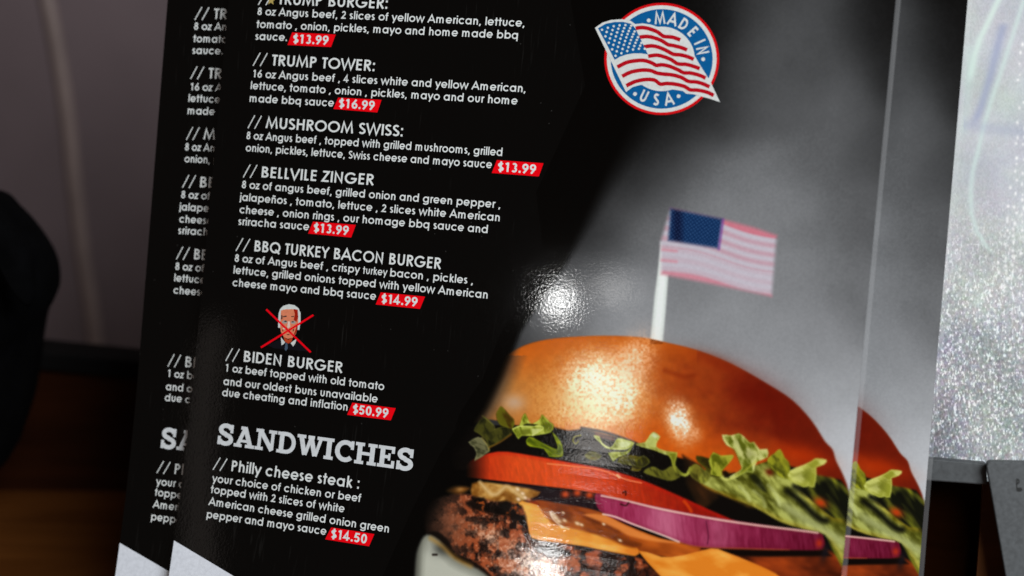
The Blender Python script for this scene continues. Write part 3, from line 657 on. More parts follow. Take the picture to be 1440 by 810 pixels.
    cv.line(Zm(650, 560, 8.1, [(230, 200), (350, 300), (370, 350)]), 1.4, (120, 116, 50), 1.2, .7)
    cv.line(Zm(650, 560, 8.1, [(225, 450), (290, 540), (305, 600)]), 1.6, (156, 140, 70), 1.4, .7)
    cv.line(Zm(790, 590, 8.1, [(215, 180), (150, 195), (128, 240), (160, 275), (190, 245)]), 1.8, (176, 168, 70), 1, .8)
    cv.line(Zm(790, 590, 8.1, [(320, 480), (350, 440), (400, 445)]), 1.6, (110, 84, 40), 1.2, .7)
    cv.fill(Zm(790, 590, 8.1, [(650, 260), (740, 245), (790, 270), (740, 320), (670, 320)]), (206, 212, 168), 2, .7)
    cv.fill(Zm(790, 590, 8.1, [(1020, 180), (1050, 150), (1105, 195), (1060, 210)]), (200, 208, 168), 2, .8)
    for i, (p, hi, lo) in enumerate(LEAVES2): cv.fill(p, leafc(hi, lo, 120 + i), 1.6, .98, 2)
    cv.line(Zm(940, 590, 8.1, [(750, 340), (800, 430), (850, 500), (960, 430)]), 3, (80, 90, 14), 3, .5)
    cv.line(Zm(940, 590, 8.1, [(600, 655), (680, 680), (860, 590), (1000, 470)]), 2.2, (178, 176, 74), 1.4, .6)
    cv.fill(Zm(940, 590, 8.1, [(615, 590), (650, 580), (700, 620), (760, 600), (680, 665), (640, 660)]), (12, 6, 3), 2, .9)
    cv.line(Zm(1060, 590, 8.1, [(440, 640), (560, 600), (640, 560)]), 2.5, (110, 112, 34), 2.4, .5)
    # the black ground of the page eats into the picture on the left
    fade = np.clip((X - np.interp(Y, e[:, 1], e[:, 0])) / 26 + .5, 0, 1); fade = fade * fade * (3 - 2 * fade)
    fade = np.where(Y > 640, np.clip((X - np.interp(Y, [640, 680, 720, 760, 900], [628, 626, 592, 566, 560])) / 30, 0, 1), fade)
    cv.C *= fade[..., None]
    return np.clip(cv.C, 0, 255)

gu, gv = np.meshgrid(IU0 + (np.arange(NW) + .5) / PPM, IV0 + (np.arange(NH) + .5) / PPM)
gw = page_curl(gu, gv)
G3 = (PO - CAM_POS) + (PU * gu[..., None] + PV * gv[..., None] + PN * gw[..., None]) / 1000
zz = -(G3 @ ZC); GX = 720 + 2000 * (G3 @ XC) / zz; GY = 405 - 2000 * (G3 @ UC) / zz
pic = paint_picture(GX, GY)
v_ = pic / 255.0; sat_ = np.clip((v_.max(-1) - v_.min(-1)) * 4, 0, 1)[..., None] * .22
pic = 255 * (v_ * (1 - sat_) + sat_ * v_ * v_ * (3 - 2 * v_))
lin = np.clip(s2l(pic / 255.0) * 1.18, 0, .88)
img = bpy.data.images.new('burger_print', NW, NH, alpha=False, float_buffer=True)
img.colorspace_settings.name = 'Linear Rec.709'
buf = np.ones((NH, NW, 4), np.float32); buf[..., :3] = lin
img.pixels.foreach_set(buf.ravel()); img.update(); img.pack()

def photo_print():
    m, n, l, b = nodes_of('burger_photo_print'); laminate(m, n, l, b)
    t = n.new('ShaderNodeTexImage'); t.image = img; t.interpolation = 'Cubic'; t.extension = 'EXTEND'
    uvn = n.new('ShaderNodeUVMap'); uvn.uv_map = 'UVMap'; l.new(uvn.outputs[0], t.inputs[0]); l.new(t.outputs[0], b.inputs['Base Color'])
    return m
PHOTO = photo_print(); UVB = (IU0, IV0, IU1, IV1)

# ------------------------------------------------------------------ one menu
ULEFT, URIGHT, UPRINT, VTOP = -108.0, 110.5, 109.1, 146.0
def make_menu():
    root = bpy.data.objects.new('menu', None); root.empty_display_size = .02; COL.objects.link(root)
    # the laminated card with real thickness
    us = np.linspace(ULEFT, UPRINT, 48); vs = np.concatenate([np.arange(V0, -36, 2.0), np.linspace(-36, VTOP, 24)])
    co, fa = [], []; nu, nv = len(us), len(vs)
    for off in (0.0, -0.45):
        A, B = np.meshgrid(us, vs); co.append(place(np.stack([A.ravel(), B.ravel()], 1), off))
    n0 = nu * nv
    for j in range(nv - 1):
        for i in range(nu - 1):
            a = j * nu + i; fa.append([a, a + 1, a + nu + 1, a + nu]); fa.append([n0 + a, n0 + a + nu, n0 + a + nu + 1, n0 + a + 1])
    ring = [i for i in range(nu)] + [j * nu + nu - 1 for j in range(1, nv)] + [(nv - 1) * nu + i for i in range(nu - 2, -1, -1)] + [j * nu for j in range(nv - 2, 0, -1)]
    for k in range(len(ring)):
        a, b = ring[k], ring[(k + 1) % len(ring)]; fa.append([a, n0 + a, n0 + b, b])
    link('card', mesh_of('card', np.vstack(co), fa), BLACK, root)
    # clear sealed margin along the right side
    m, n, l, b = nodes_of('clear_laminate'); b.inputs['Base Color'].default_value = (.82, .82, .84, 1); b.inputs['Roughness'].default_value = .25
    b.inputs['Alpha'].default_value = .045
    us2 = np.array([UPRINT + .02, UPRINT + .45, UPRINT + .60, URIGHT - .30, URIGHT]); co, fa = [], []
    hh = [-.02, .0, .05, .03, -.10]
    for off in (0.0, -0.42):
        for v in vs:
            co.append(place(np.stack([us2, np.full(5, v)], 1), 0) + np.stack([np.zeros(5), np.zeros(5), (np.array(hh) * (1 if off == 0 else -.3) + off) / 1000], 1))
    k0 = 5 * nv
    for j in range(nv - 1):
        for i in range(4):
            a = j * 5 + i; fa.append([a, a + 1, a + 6, a + 5]); fa.append([k0 + a, k0 + a + 5, k0 + a + 6, k0 + a + 1])
        a = j * 5 + 4; fa.append([a, k0 + a, k0 + a + 5, a + 5])
    link('clear_margin', mesh_of('clear_margin', np.vstack(co), fa), m, root)
    # the printed photograph, one piece per thing it shows
    R = lambda p: [tuple(q) for q in rect(p)]
    back = [(e[0] - 22, e[1]) for e in EDGE]
    bk = R([(x - 60 if y < 300 else x, y) for x, y in back]);
    poly = [(UPRINT - .02, VTOP - .5), (-2, VTOP - .5), (8, 100)] + bk + [(-37, -125), (-37, V0 + .5), (UPRINT - .02, V0 + .5)]
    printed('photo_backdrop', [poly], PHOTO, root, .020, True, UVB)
    clip = lambda P: [(min(a, UPRINT - .05), max(b, V0 + 1)) for a, b in P]
    P = lambda name, pts, off, sm=2: printed(name, [clip(R(smooth(pts, sm) if sm else pts))], PHOTO, root, off, True, UVB)
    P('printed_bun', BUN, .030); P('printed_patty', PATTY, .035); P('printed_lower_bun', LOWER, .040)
    P('printed_pickle', SAUCE, .040); P('printed_tomato_slice', TOMATO, .045)
    for c in (CHEESE1, CHEESE2): P('printed_cheese_slice', c, .050)
    P('printed_onion_slice', ONION, .055)
    lv = [R(smooth(p, 2)) for p, _, _ in LEAVES + LEAVES2] + [R(smooth(BODY_LEAF, 2))]
    for q in lv: printed('printed_lettuce_leaf', [clip(q)], PHOTO, root, .060, True, UVB)
    for i, o in enumerate([c for c in root.children if c.name.startswith('printed_lettuce')]):
        for vtx in o.data.vertices: vtx.co.z += i * .0000012
    P('printed_flag_stick', POLE, .030, 0); P('printed_flag', FLAG, .034, 0)
    # white lower corner
    c0 = rect([(244.6, 760), (326.7, 809)]); sl = (c0[1, 1] - c0[0, 1]) / (c0[1, 0] - c0[0, 0])
    uB = c0[0, 0] + (V0 + .3 - c0[0, 1]) / sl
    WHITE = ink('white_ink', rgb(206, 210, 211)); TXT = ink('text_white_ink', rgb(207, 210, 209)); RED = ink('price_red_ink', rgb(224, 0, 14, 1.35)); TITLE = ink('title_grey_ink', rgb(196, 199, 202))
    printed('white_corner', [[(ULEFT + .03, c0[0, 1]), (c0[1, 0], c0[1, 1]), (uB, V0 + .3), (ULEFT + .03, V0 + .3)]], ink('corner_pale_ink', rgb(196, 199, 207, 1.4)), root, .03, True)
    # menu lines
    B, Hd = 2.52, 3.62
    def heading(txt, slash_x, left, right, cap=Hd, w=.163):
        (x0, y0), (x1, y1) = left, right; k = (y1 - y0) / (x1 - x0)
        a = (slash_x, y0 + (slash_x - x0) * k)
        sl_r = x0 - (x0 - slash_x) * .26
        p = join2(fit_text('//', a, (sl_r, y0 + (sl_r - x0) * k), cap, .085), fit_text(txt, left, right, cap, w))
        printed('heading', p, TXT, root, .09)
    def body(txt, left, right, cap=B, w=.160): printed('description_line', fit_text(txt, left, right, cap, w), TXT, root, .09)
    def price(txt, q):
        q = R(q); t = printed('price_tag', [q], RED, root, .07)
        bl, tl, tr, br = map(np.array, q); a = bl * .78 + tl * .22 + (br - bl) * .10; b_ = br * .78 + tr * .22 - (br - bl) * .085
        V, Fc = text_mesh(txt, .185); x0, x1 = V[:, 0].min(), V[:, 0].max(); t_ = ((V[:, 0] - x0) / (x1 - x0))[:, None]
        link('price', mesh_of('price', place(a + (b_ - a) * t_ + V[:, 1:] * [0, 2.95] + [0, -.22], .10), Fc), WHITE, t)
    heading('TRUMP BURGER:', 363, (391, 6), (544.5, 12.5))
    body('8 oz Angus beef, 2 slices of yellow American, lettuce,', (362, 21), (737.5, 37.8))
    body('tomato , onion, pickles, mayo and home made bbq', (360.5, 39), (728, 55)); body('sauce.', (359, 56), (403.5, 57.8))
    price('$13.99', [(404.4, 63.3), (411, 45.6), (472.2, 48.6), (465.6, 66.2)])
    heading('TRUMP TOWER:', 355.6, (382, 92), (526.5, 100.2))
    body('16 oz Angus beef , 4 slices white and yellow American,', (355.6, 108.7), (739, 129.9))
    body('lettuce, tomato , onion , pickles, mayo and our home', (352.5, 125.3), (727.5, 147.2)); body('made bbq sauce', (351, 143.2), (469.3, 150))
    price('$16.99', [(468.9, 153.3), (475.6, 137.3), (536.7, 140.4), (530.7, 158.2)])
    heading('MUSHROOM SWISS:', 348.4, (373.5, 180), (566, 192))
    body('8 oz Angus beef , topped with grilled mushrooms, grilled', (346.5, 195.5), (706, 219.5))
    body('onion, pickles, lettuce, Swiss cheese and mayo sauce', (345.5, 212.7), (691.5, 236.8))
    price('$13.99', [(691.6, 243.3), (698.9, 225.1), (764.4, 229.6), (757.8, 248.2)])
    heading('BELLVILE ZINGER', 341.8, (367.5, 249.3), (525.5, 260.6))
    body('8 oz of angus beef, grilled onion and green pepper ,', (340, 264.4), (703.5, 293))
    body('jalapeños , tomato, lettuce , 2 slices white American', (337, 282), (702.5, 311.3))
    body('cheese , onion rings , our homage bbq sauce and', (336.8, 299.6), (685.5, 328)); body('sriracha sauce', (335, 316.2), (434.5, 324))
    price('$13.99', [(433.3, 328.4), (440.4, 311.6), (500.6, 316.2), (494, 334)])
    heading('BBQ TURKEY BACON BURGER', 331.6, (357.5, 353.3), (620, 378.6))
    body('8 oz of Angus beef , crispy', (330, 367.8), (506, 384.4)); body('turkey', (510, 384.8), (544.5, 388), 2.35, .15); body('bacon , pickles ,', (548.5, 388.6), (665, 399.8))
    body('lettuce, grilled onions topped with yellow American', (328.4, 384.5), (685.5, 420)); body('cheese mayo and bbq sauce', (327, 402.2), (528.5, 421.8))
    price('$14.99', [(528.4, 428.2), (535.6, 411.1), (597.8, 417.1), (590.7, 434.4)])
    heading('BIDEN BURGER', 317.1, (342.5, 508.4), (481.5, 524.6))
    body('1 oz beef topped with old tomato', (317, 522.2), (540, 548.8)); body('and our oldest buns unavailable', (314, 541), (530.7, 566.3)); body('due cheating and inflation', (312.3, 556.7), (488.5, 577.5))
    price('$50.99', [(488.2, 583.3), (495.6, 566.2), (556.7, 574), (549.6, 591.1)])
    printed('section_title', fit_text('SANDWICHES', (305.5, 624.2), (580, 662.6), 6.9, .2, True), TITLE, root, .09)
    heading('Philly cheese steak :', 299.3, (325, 662.2), (504.5, 687.4), 3.5)
    body('your choice of chicken or beef', (298, 677.5), (507, 706)); body('topped with 2 slices of white', (296, 692.9), (484, 720.7))
    body('American cheese grilled onion green', (293, 710), (546.5, 749)); body('pepper and mayo sauce', (290.5, 728), (458.5, 752.5))
    price('$14.50', [(457.3, 758.4), (465.8, 741.6), (526.6, 751), (519, 768.2)])
    # gold star above the first heading
    c = rect([(381.5, .5)])[0]
    printed('gold_star', [[(c[0] + math.sin(k * math.pi / 5) * (1.7 if k % 2 == 0 else .75), c[1] + math.cos(k * math.pi / 5) * (1.7 if k % 2 == 0 else .75)) for k in range(10)]], ink('gold_ink', rgb(168, 148, 84)), root, .12)
    # round badge with a waving flag
    BR, BW, BB, BS = ink('badge_red_ink', rgb(192, 10, 18)), ink('badge_white_ink', rgb(196, 198, 196)), ink('badge_blue_ink', rgb(6, 82, 136)), ink('stripe_red_ink', rgb(164, 8, 24))
    F = lambda pts: [tuple(q) for q in rect([(820 + x / 4.767, y / 4.767) for x, y in pts])]
    ell = lambda f, cx=527, cy=395: F([(cx + 385 * f * math.cos(a), cy + 376 * f * math.sin(a)) for a in np.linspace(0, 2 * math.pi, 64, endpoint=False)])
    badge = printed('round_badge', [ell(1.0)], BR, root, .03)
    printed('white_ring', [ell(.955)], BW, badge, .04); printed('blue_ring', [ell(.888)], BB, badge, .05); printed('white_centre', [ell(.575)], BW, badge, .06)
    def arc_letter(ch, ang, base, cap, inv=False):
        _, v, f = glyph_mesh(ch, .19); mid = (v[:, 0].min() + v[:, 0].max()) / 2; a = math.radians(ang)
        X = (v[:, 0] - mid) * cap * .80; Yv = v[:, 1] * cap
        if not inv: r = base + Yv; q = np.stack([527 + r * math.sin(a) + X * math.cos(a), 395 - (r * math.cos(a) - X * math.sin(a)) * .976], 1)
        else: r = base - Yv; q = np.stack([527 + r * math.sin(a) - X * math.cos(a), 395 - (r * math.cos(a) + X * math.sin(a)) * .976], 1)
        return np.array(F(q)), f
    def letters(items, base, inv=False):
        m_ = None
        for chh, ang in items: g_ = arc_letter(chh, ang, base, 82, inv); m_ = g_ if m_ is None else join2(m_, g_)
        return m_
    printed('badge_lettering', letters((('M', -2.5), ('A', 15.5), ('D', 32), ('E', 48), ('I', 65.5), ('N', 78)), 240), BW, badge, .075)
    printed('badge_lettering', letters((('U', 204.8), ('S', 187.2), ('A', 170)), 322, True), BW, badge, .075)
    L = [F([(x + 13 * math.cos(t), y + 13 * math.sin(t)) for t in np.linspace(0, 6.283, 14, endpoint=False)]) for x, y in ((440, 137), (805, 397), (348, 630), (640, 645))]
    printed('badge_dots', L, BW, badge, .075)
    fl = [(80, 187), (130, 152), (190, 134), (260, 129), (320, 140), (350, 162), (400, 157), (450, 164), (500, 180), (545, 215), (640, 235), (690, 280), (740, 360), (780, 430), (850, 540), (918, 685), (850, 662), (740, 632), (690, 628), (670, 610), (600, 600), (560, 598), (515, 590), (480, 572), (430, 566), (380, 570), (330, 585), (288, 618)]
    printed('waving_flag', [F(fl)], BW, badge, .09)
    stripes = [[(352, 190), (400, 185), (450, 195), (500, 215), (530, 238), (550, 246), (600, 250), (652, 268)], [(378, 250), (430, 245), (480, 255), (530, 275), (570, 300), (600, 305), (660, 320), (698, 336)],
               [(408, 315), (460, 308), (510, 318), (560, 340), (605, 364), (650, 368), (700, 380), (742, 398)], [(436, 378), (490, 370), (540, 380), (590, 400), (635, 428), (690, 432), (740, 445), (782, 460)],
               [(230, 450), (290, 420), (350, 408), (410, 406), (460, 422), (490, 438), (530, 435), (580, 445), (640, 470), (675, 488), (720, 490), (780, 505), (822, 524)],
               [(262, 512), (320, 484), (390, 471), (450, 473), (495, 490), (540, 497), (600, 503), (660, 520), (705, 545), (760, 550), (810, 565), (848, 583)],
               [(290, 575), (350, 547), (420, 533), (480, 538), (518, 564), (560, 560), (620, 565), (680, 580), (718, 602), (770, 605), (830, 618), (876, 640)]]
    for s_ in stripes:
        printed('red_stripe', [F(q) for q in ribbon(smooth(s_, 4, False), 26)], BS, badge, .105)
    cant = [(100, 190), (150, 160), (210, 148), (270, 147), (322, 160), (350, 190), (392, 275), (435, 365), (390, 358), (340, 358), (290, 366), (250, 380), (212, 402), (155, 290)]
    printed('blue_canton', [F(cant)], BB, badge, .112)
    L = []
    for i in range(9):
        for j in range(6 if i % 2 == 0 else 5):
            s_, t_ = (j + (.5 if i % 2 == 0 else 1.0)) / 6, (i + .7) / 9.3
            x = 100 + s_ * 235 + t_ * 105; y = 192 - math.sin(s_ * 2.3) * 36 - s_ * 2 + t_ * 205 - t_ * s_ * 28
            L.append(F([(x + 8.5 * math.cos(t), y + 8.5 * math.sin(t)) for t in np.linspace(0, 6.283, 6, endpoint=False)]))
    printed('white_stars', L, BW, badge, .120)
    # small crossed-out cartoon of a white-haired man in a suit
    Q = lambda pts: [tuple(q) for q in rect([(380 + x / 10.8, 425 + y / 10.8) for x, y in pts])]
    el = lambda cx, cy, a, b, n=12: Q([(cx + a * math.cos(t), cy + b * math.sin(t)) for t in np.linspace(0, 6.283, n, endpoint=False)])
    pt = printed('cartoon_portrait', [Q([(-40, 650), (165, 560), (230, 600), (320, 600), (400, 570), (560, 690), (560, 745), (60, 700)])], ink('suit_ink', rgb(13, 13, 20)), root, .05)
    def pp(name, polys, col, off, inkname): printed(name, polys, ink(inkname, rgb(*col)), pt, off)
    pp('shirt_collar', [Q([(163, 530), (228, 610), (200, 640), (172, 655)]), Q([(398, 555), (310, 620), (350, 672), (385, 620)])], (196, 198, 196), .06, 'collar_ink')
    pp('neck', [Q([(200, 520), (345, 520), (325, 600), (275, 628), (225, 600)])], (176, 62, 30), .065, 'neck_ink')
    pp('tie', [Q([(235, 618), (262, 622), (268, 700), (240, 740), (220, 715)])], (66, 82, 100), .07, 'tie_ink')
    pp('white_hair', [Q([(120, 385), (128, 180), (150, 105), (200, 55), (285, 30), (370, 45), (430, 90), (462, 165), (462, 300), (442, 420), (412, 420), (400, 150), (180, 150), (155, 390)])], (196, 200, 198), .075, 'hair_ink')
    pp('face', [Q([(165, 125), (230, 108), (345, 105), (420, 118), (428, 300), (415, 400), (390, 480), (340, 540), (270, 560), (210, 530), (165, 450), (152, 380), (158, 240)])], (208, 122, 90), .085, 'skin_ink')
    pp('face_side_tone', [Q([(355, 105), (420, 112), (427, 230), (400, 300), (358, 270), (376, 180)]), Q([(415, 330), (420, 400), (385, 480), (350, 520), (385, 420)])], (150, 28, 12), .095, 'skin_dark_ink')
    pp('eyes', [el(222, 300, 40, 26), el(352, 306, 38, 24)], (150, 146, 142), .100, 'eye_ink')
    pp('pupils', [el(235, 290, 22, 12), el(345, 298, 20, 10), Q([(170, 190), (190, 205), (190, 250), (165, 265)]), Q([(195, 212), (250, 202), (255, 222), (200, 228)]), Q([(320, 212), (365, 206), (362, 222), (325, 226)])], (62, 46, 44), .106, 'pupil_ink')
    pp('nose', [Q([(272, 290), (298, 290), (306, 372), (285, 392), (258, 386)]), el(215, 400, 24, 12), el(340, 392, 16, 10)], (214, 188, 176), .108, 'nose_ink')
    pp('mouth', [Q([(245, 488), (275, 482), (304, 490), (275, 500)]), Q([(186, 400), (200, 425), (200, 450), (188, 440)]), Q([(350, 400), (366, 420), (352, 448), (344, 440)]), Q([(210, 530), (270, 556), (340, 538), (275, 572)]), Q([(250, 372), (260, 392), (252, 395)])], (60, 14, 10), .110, 'mouth_ink')
    printed('red_cross', [[tuple(z) for z in rect(q)] for q in ribbon([(374.6, 435), (437.2, 495.4)], 2.7) + ribbon([(441, 443), (367.2, 488.6)], 2.7)], ink('cross_ink', rgb(226, 0, 20)), root, .13)
    return root

def frame_matrix(du=0, dv=0, dw=0, rn=0, rv=0, ru=0):
    Bm = Matrix(((PU[0], PV[0], PN[0], PO[0]), (PU[1], PV[1], PN[1], PO[1]), (PU[2], PV[2], PN[2], PO[2]), (0, 0, 0, 1)))
    T = Matrix.Translation((du / 1000, dv / 1000, dw / 1000)) @ Matrix.Rotation(rn, 4, 'Z') @ Matrix.Rotation(rv, 4, 'Y') @ Matrix.Rotation(ru, 4, 'X')
    return Bm @ T @ Matrix.Translation((0, V0 / 1000, 0))

menu = make_menu()
menu.matrix_world = frame_matrix()
finish(menu, 'frontmost laminated black menu with the whole burger picture and all text readable', 'menu', 'laminated menus fanned behind one another')

def copy_tree(o, parent=None):
    if o.name.startswith('gold_star'): return
    c = o.copy(); COL.objects.link(c); c.parent = parent
    for ch in list(o.children): copy_tree(ch, c)
    return c
left = copy_tree(menu); left.matrix_world = frame_matrix(-25.16, -2.80, -6.12, .0196, 0, -.0078)
left['label'] = 'black menu peeking out left of the front one, only its first letters showing'
right = copy_tree(menu); right.matrix_world = frame_matrix(21.46, -3.59, -16.65, .0091, .024, .0316)
right['label'] = 'rearmost menu peeking out right of the front one, only a grey and burger strip showing'

# ------------------------------------------------------------------ window with patterned film, right
def loc2w(u, v, w): return PO + (PU * u + PV * v + PN * w) / 1000
def at_w(px, py, w):
    """photo point -> (u, v) on the plane parallel to the page at height w (mm)"""
    r = XC * ((px - 720) / 2000) - UC * ((py - 405) / 2000) - ZC; o = PO - CAM_POS
    t = ((o @ PN) + w / 1000) / (r @ PN); X = (r * t - o) * 1000; return float(X @ PU), float(X @ PV)

def prism(name, uvs, w0, w1, mat, parent=None, bevel=0):
    bm = bmesh.new(); n = len(uvs)
    a = [bm.verts.new(loc2w(u, v, w1)) for u, v in uvs]; b = [bm.verts.new(loc2w(u, v, w0)) for u, v in uvs]
    bm.faces.new(a); bm.faces.new(b[::-1])
    for i in range(n): j = (i + 1) % n; bm.faces.new([a[i], b[i], b[j], a[j]])
    bmesh.ops.recalc_face_normals(bm, faces=bm.faces[:])
    if bevel: bmesh.ops.bevel(bm, geom=bm.edges[:], offset=bevel / 1000, segments=3, affect='EDGES', profile=.5)
    me = bpy.data.meshes.new(name); bm.to_mesh(me); bm.free()
    return link(name, me, mat, parent)

WP = -32.0
wu0, wv0 = at_w(1180, 652, WP); wu1, _ = at_w(1900, 652, WP); _, wv1 = at_w(1340, -420, WP)
FW, FH = 900, 1300
fx, fy = np.meshgrid((np.arange(FW) + .5) / FW, (np.arange(FH) + .5) / FH)
fu = wu0 + fx * (wu1 - wu0); fv = wv0 + fy * (wv1 - wv0)
q3 = (PO - CAM_POS) + (PU * fu[..., None] + PV * fv[..., None] + PN * WP) / 1000
zq = -(q3 @ ZC); FX = 720 + 2000 * (q3 @ XC) / zq; FY = 405 - 2000 * (q3 @ UC) / zq
def film(X, Y):
    t = np.clip((Y - 250) / 250, 0, 1)
    base = 190 - 26 * t + (fbm(X, Y, 60, 201, 3) - .5) * 50 * (.6 + .6 * t)
    base -= 62 * np.exp(-(((X - 1320) / 34) ** 2)) * np.clip((Y - 530) / 80, 0, 1)
    hue = fbm(X, Y, 80, 203, 3); h2 = fbm(X, Y, 70, 205, 3)
    c = np.stack([base - 4 * (hue - .3) * 3, base + 2 + (h2 - .5) * 14, base + 6 - (h2 - .5) * 12], -1)
    fine = fbm(X, Y, 2.6, 207, 2, .7); st = fbm(X, Y, 4.0, 209, 3, .5)
    c += ((fine - .5) * (24 + 50 * t))[..., None]
    spk = np.clip((st - .60) * 9, 0, 1) * t; c += spk[..., None] * np.array((96, 98, 96)) * .9
    dk = np.clip((.40 - st) * 6, 0, 1) * t; c -= dk[..., None] * 22
    cn = np.stack([fbm(X, Y, 5, 211 + k, 2) - .5 for k in range(3)], -1); c += cn * (34 * t[..., None] + 8) * .5
    def streak(pts, w, col, a):
        P = np.array(pts, float); xc = np.interp(Y, P[:, 1], P[:, 0]); k = np.exp(-((X - xc) / w) ** 2) * np.clip((Y - P[0, 1]) / 8, 0, 1) * np.clip((P[-1, 1] - Y) / 16, 0, 1) * a
        c[...] = c * (1 - k[..., None]) + np.array(col) * k[..., None]
    streak([(1440, -220), (1404, 0), (1390, 30), (1378, 55), (1370, 80), (1362, 120)], 5.5, (214, 236, 226), .8)
    streak([(1362, 60), (1364, 95), (1360, 140), (1352, 200)], 8, (196, 222, 214), .4)
    streak([(1490, -220), (1440, 0), (1424, 50), (1408, 100), (1396, 135), (1384, 175), (1376, 210), (1368, 240), (1365, 270), (1366, 300), (1374, 325), (1386, 345), (1400, 362)], 4.2, (206, 230, 224), .6)
    streak([(1412, 30), (1402, 70), (1392, 110), (1380, 150), (1368, 180)], 7, (142, 152, 190), .65)
    k = np.exp(-((Y - (176 + (X - 1360) * .14)) / 9) ** 2) * (X > 1355); c[...] = c * (1 - .35 * k[..., None]) + np.array((150, 158, 188)) * .35 * k[..., None]
    # embossed dots and dashes
    r = np.random.default_rng(5)
    for gy in range(62, 420, 10):
        for gx in range(0, 20):
            x = 1404 + gx * 10.5 - (gy - 60) * .035 + r.normal(0, 1.6); y = gy + r.normal(0, 1.8)
            if x < 1428 - max(0, gy - 120) * .10 + 10 * (r.random() < .4) or r.random() < .25: continue
            m = (np.abs(X - x) < 6) & (np.abs(Y - y) < 7); rr = np.where(m)
            if len(rr[0]) == 0: continue
            a = r.uniform(.6, 1); g = np.exp(-((X[rr] - x) / r.uniform(1.6, 2.4)) ** 2 - ((Y[rr] - y) / r.uniform(1.6, 3.2)) ** 2) * a
            c[rr] = c[rr] * (1 - g[:, None]) + 250 * g[:, None]
    return np.clip(c, 30, 252)
fimg = bpy.data.images.new('window_film_pattern', FW, FH, alpha=False, float_buffer=True); fimg.colorspace_settings.name = 'Linear Rec.709'
fb = np.ones((FH, FW, 4), np.float32); fb[..., :3] = s2l(film(FX, FY) / 255); fimg.pixels.foreach_set(fb.ravel()); fimg.update(); fimg.pack()

m, n, l, b = nodes_of('backlit_film'); t = n.new('ShaderNodeTexImage'); t.image = fimg; t.extension = 'EXTEND'
uvn = n.new('ShaderNodeUVMap'); uvn.uv_map = 'UVMap'; l.new(uvn.outputs[0], t.inputs[0])
b.inputs['Base Color'].default_value = (.05, .05, .05, 1); b.inputs['Roughness'].default_value = .5
l.new(t.outputs[0], b.inputs['Emission Color']); b.inputs['Emission Strength'].default_value = .90  # daylight glow, sheen streaks and sparkle are all painted into the emission image
FILM = m
window = bpy.data.objects.new('window', None); COL.objects.link(window)
finish(window, 'bright window with pearly dimpled film behind the menus, grey bottom frame rail', 'window')
pane = prism('pane', [(wu0, wv0), (wu1, wv0), (wu1, wv1), (wu0, wv1)], WP - 2, WP, FILM, window)
ul = pane.data.uv_layers.new(name='UVMap')
for lp in pane.data.loops:
    co = np.array(pane.data.vertices[lp.vertex_index].co) - PO
    ul.data[lp.index].uv = (((co @ PU) * 1000 - wu0) / (wu1 - wu0), ((co @ PV) * 1000 - wv0) / (wv1 - wv0))

def plain(name, col, rough=.5, nscale=60, amt=.2, bump=0.0, stretch=(1, 1, 1), spec=.5):
    m, n, l, b = nodes_of(name); tc = n.new('ShaderNodeTexCoord'); mp = n.new('ShaderNodeMapping'); mp.inputs['Scale'].default_value = stretch
    l.new(tc.outputs['Object'], mp.inputs[0]); nz = n.new('ShaderNodeTexNoise'); nz.inputs['Scale'].default_value = nscale; nz.inputs['Detail'].default_value = 5
    l.new(mp.outputs[0], nz.inputs['Vector']); mr = n.new('ShaderNodeMapRange'); mr.inputs[1].default_value = .3; mr.inputs[2].default_value = .7; mr.inputs[3].default_value = 1 - amt; mr.inputs[4].default_value = 1 + amt
    l.new(nz.outputs[0], mr.inputs[0]); vm = n.new('ShaderNodeVectorMath'); vm.operation = 'SCALE'; vm.inputs[0].default_value = col; l.new(mr.outputs[0], vm.inputs['Scale']); l.new(vm.outputs[0], b.inputs['Base Color'])
    b.inputs['Roughness'].default_value = rough; b.inputs['Specular IOR Level'].default_value = spec
    if bump:
        bp = n.new('ShaderNodeBump'); bp.inputs['Strength'].default_value = 1; bp.inputs['Distance'].default_value = bump; l.new(nz.outputs[0], bp.inputs['Height']); l.new(bp.outputs[0], b.inputs['Normal'])
    return m
GREY = plain('grey_frame_paint', (.060, .064, .068), .55, 700, .22, .00004)
W = lambda w, *ps: [at_w(x, y, w) for x, y in ps]
prism('frame_rail', W(-24, (1180, 634), (1386.5, 651.5), (1389, 682), (1180, 667)), -31, -24, GREY, window, .5)
post = prism('grey_cover_strip', W(-20, (1387.5, 656), (1389, 651), (1393, 649), (1440, 650), (1560, 654), (1580, 900), (1430, 900)), -27, -20, plain('grey_strip_rubber', (.074, .079, .084), .6, 800, .22, .00005), None, .35)
finish(post, 'flat dark grey strip with small black marks standing at the lower right corner', 'cover strip')
MK = ink('black_mark', (.006, .006, .006, 1)) if False else plain('black_mark_ink', (.006, .006, .006), .6)
def strip_mesh(polys, w):
    uv, f = union(polys); return [loc2w(a, c_, w) for a, c_ in uv], f
gv_, gf_ = text_mesh('P', .2); link('black_mark', mesh_of('black_mark', [loc2w(*at_w(1428 + x * 9, 687 - y * 14, -20), -19.95) for x, y in gv_], gf_), MK, post)
vv, ff = strip_mesh([[at_w(1433.5 + 4.6 * math.cos(t), 688.5 + 3.2 * math.sin(t), -20) for t in np.linspace(0, 6.28, 12, endpoint=False)]], -19.94); link('black_mark', mesh_of('black_mark', vv, ff), MK, post)

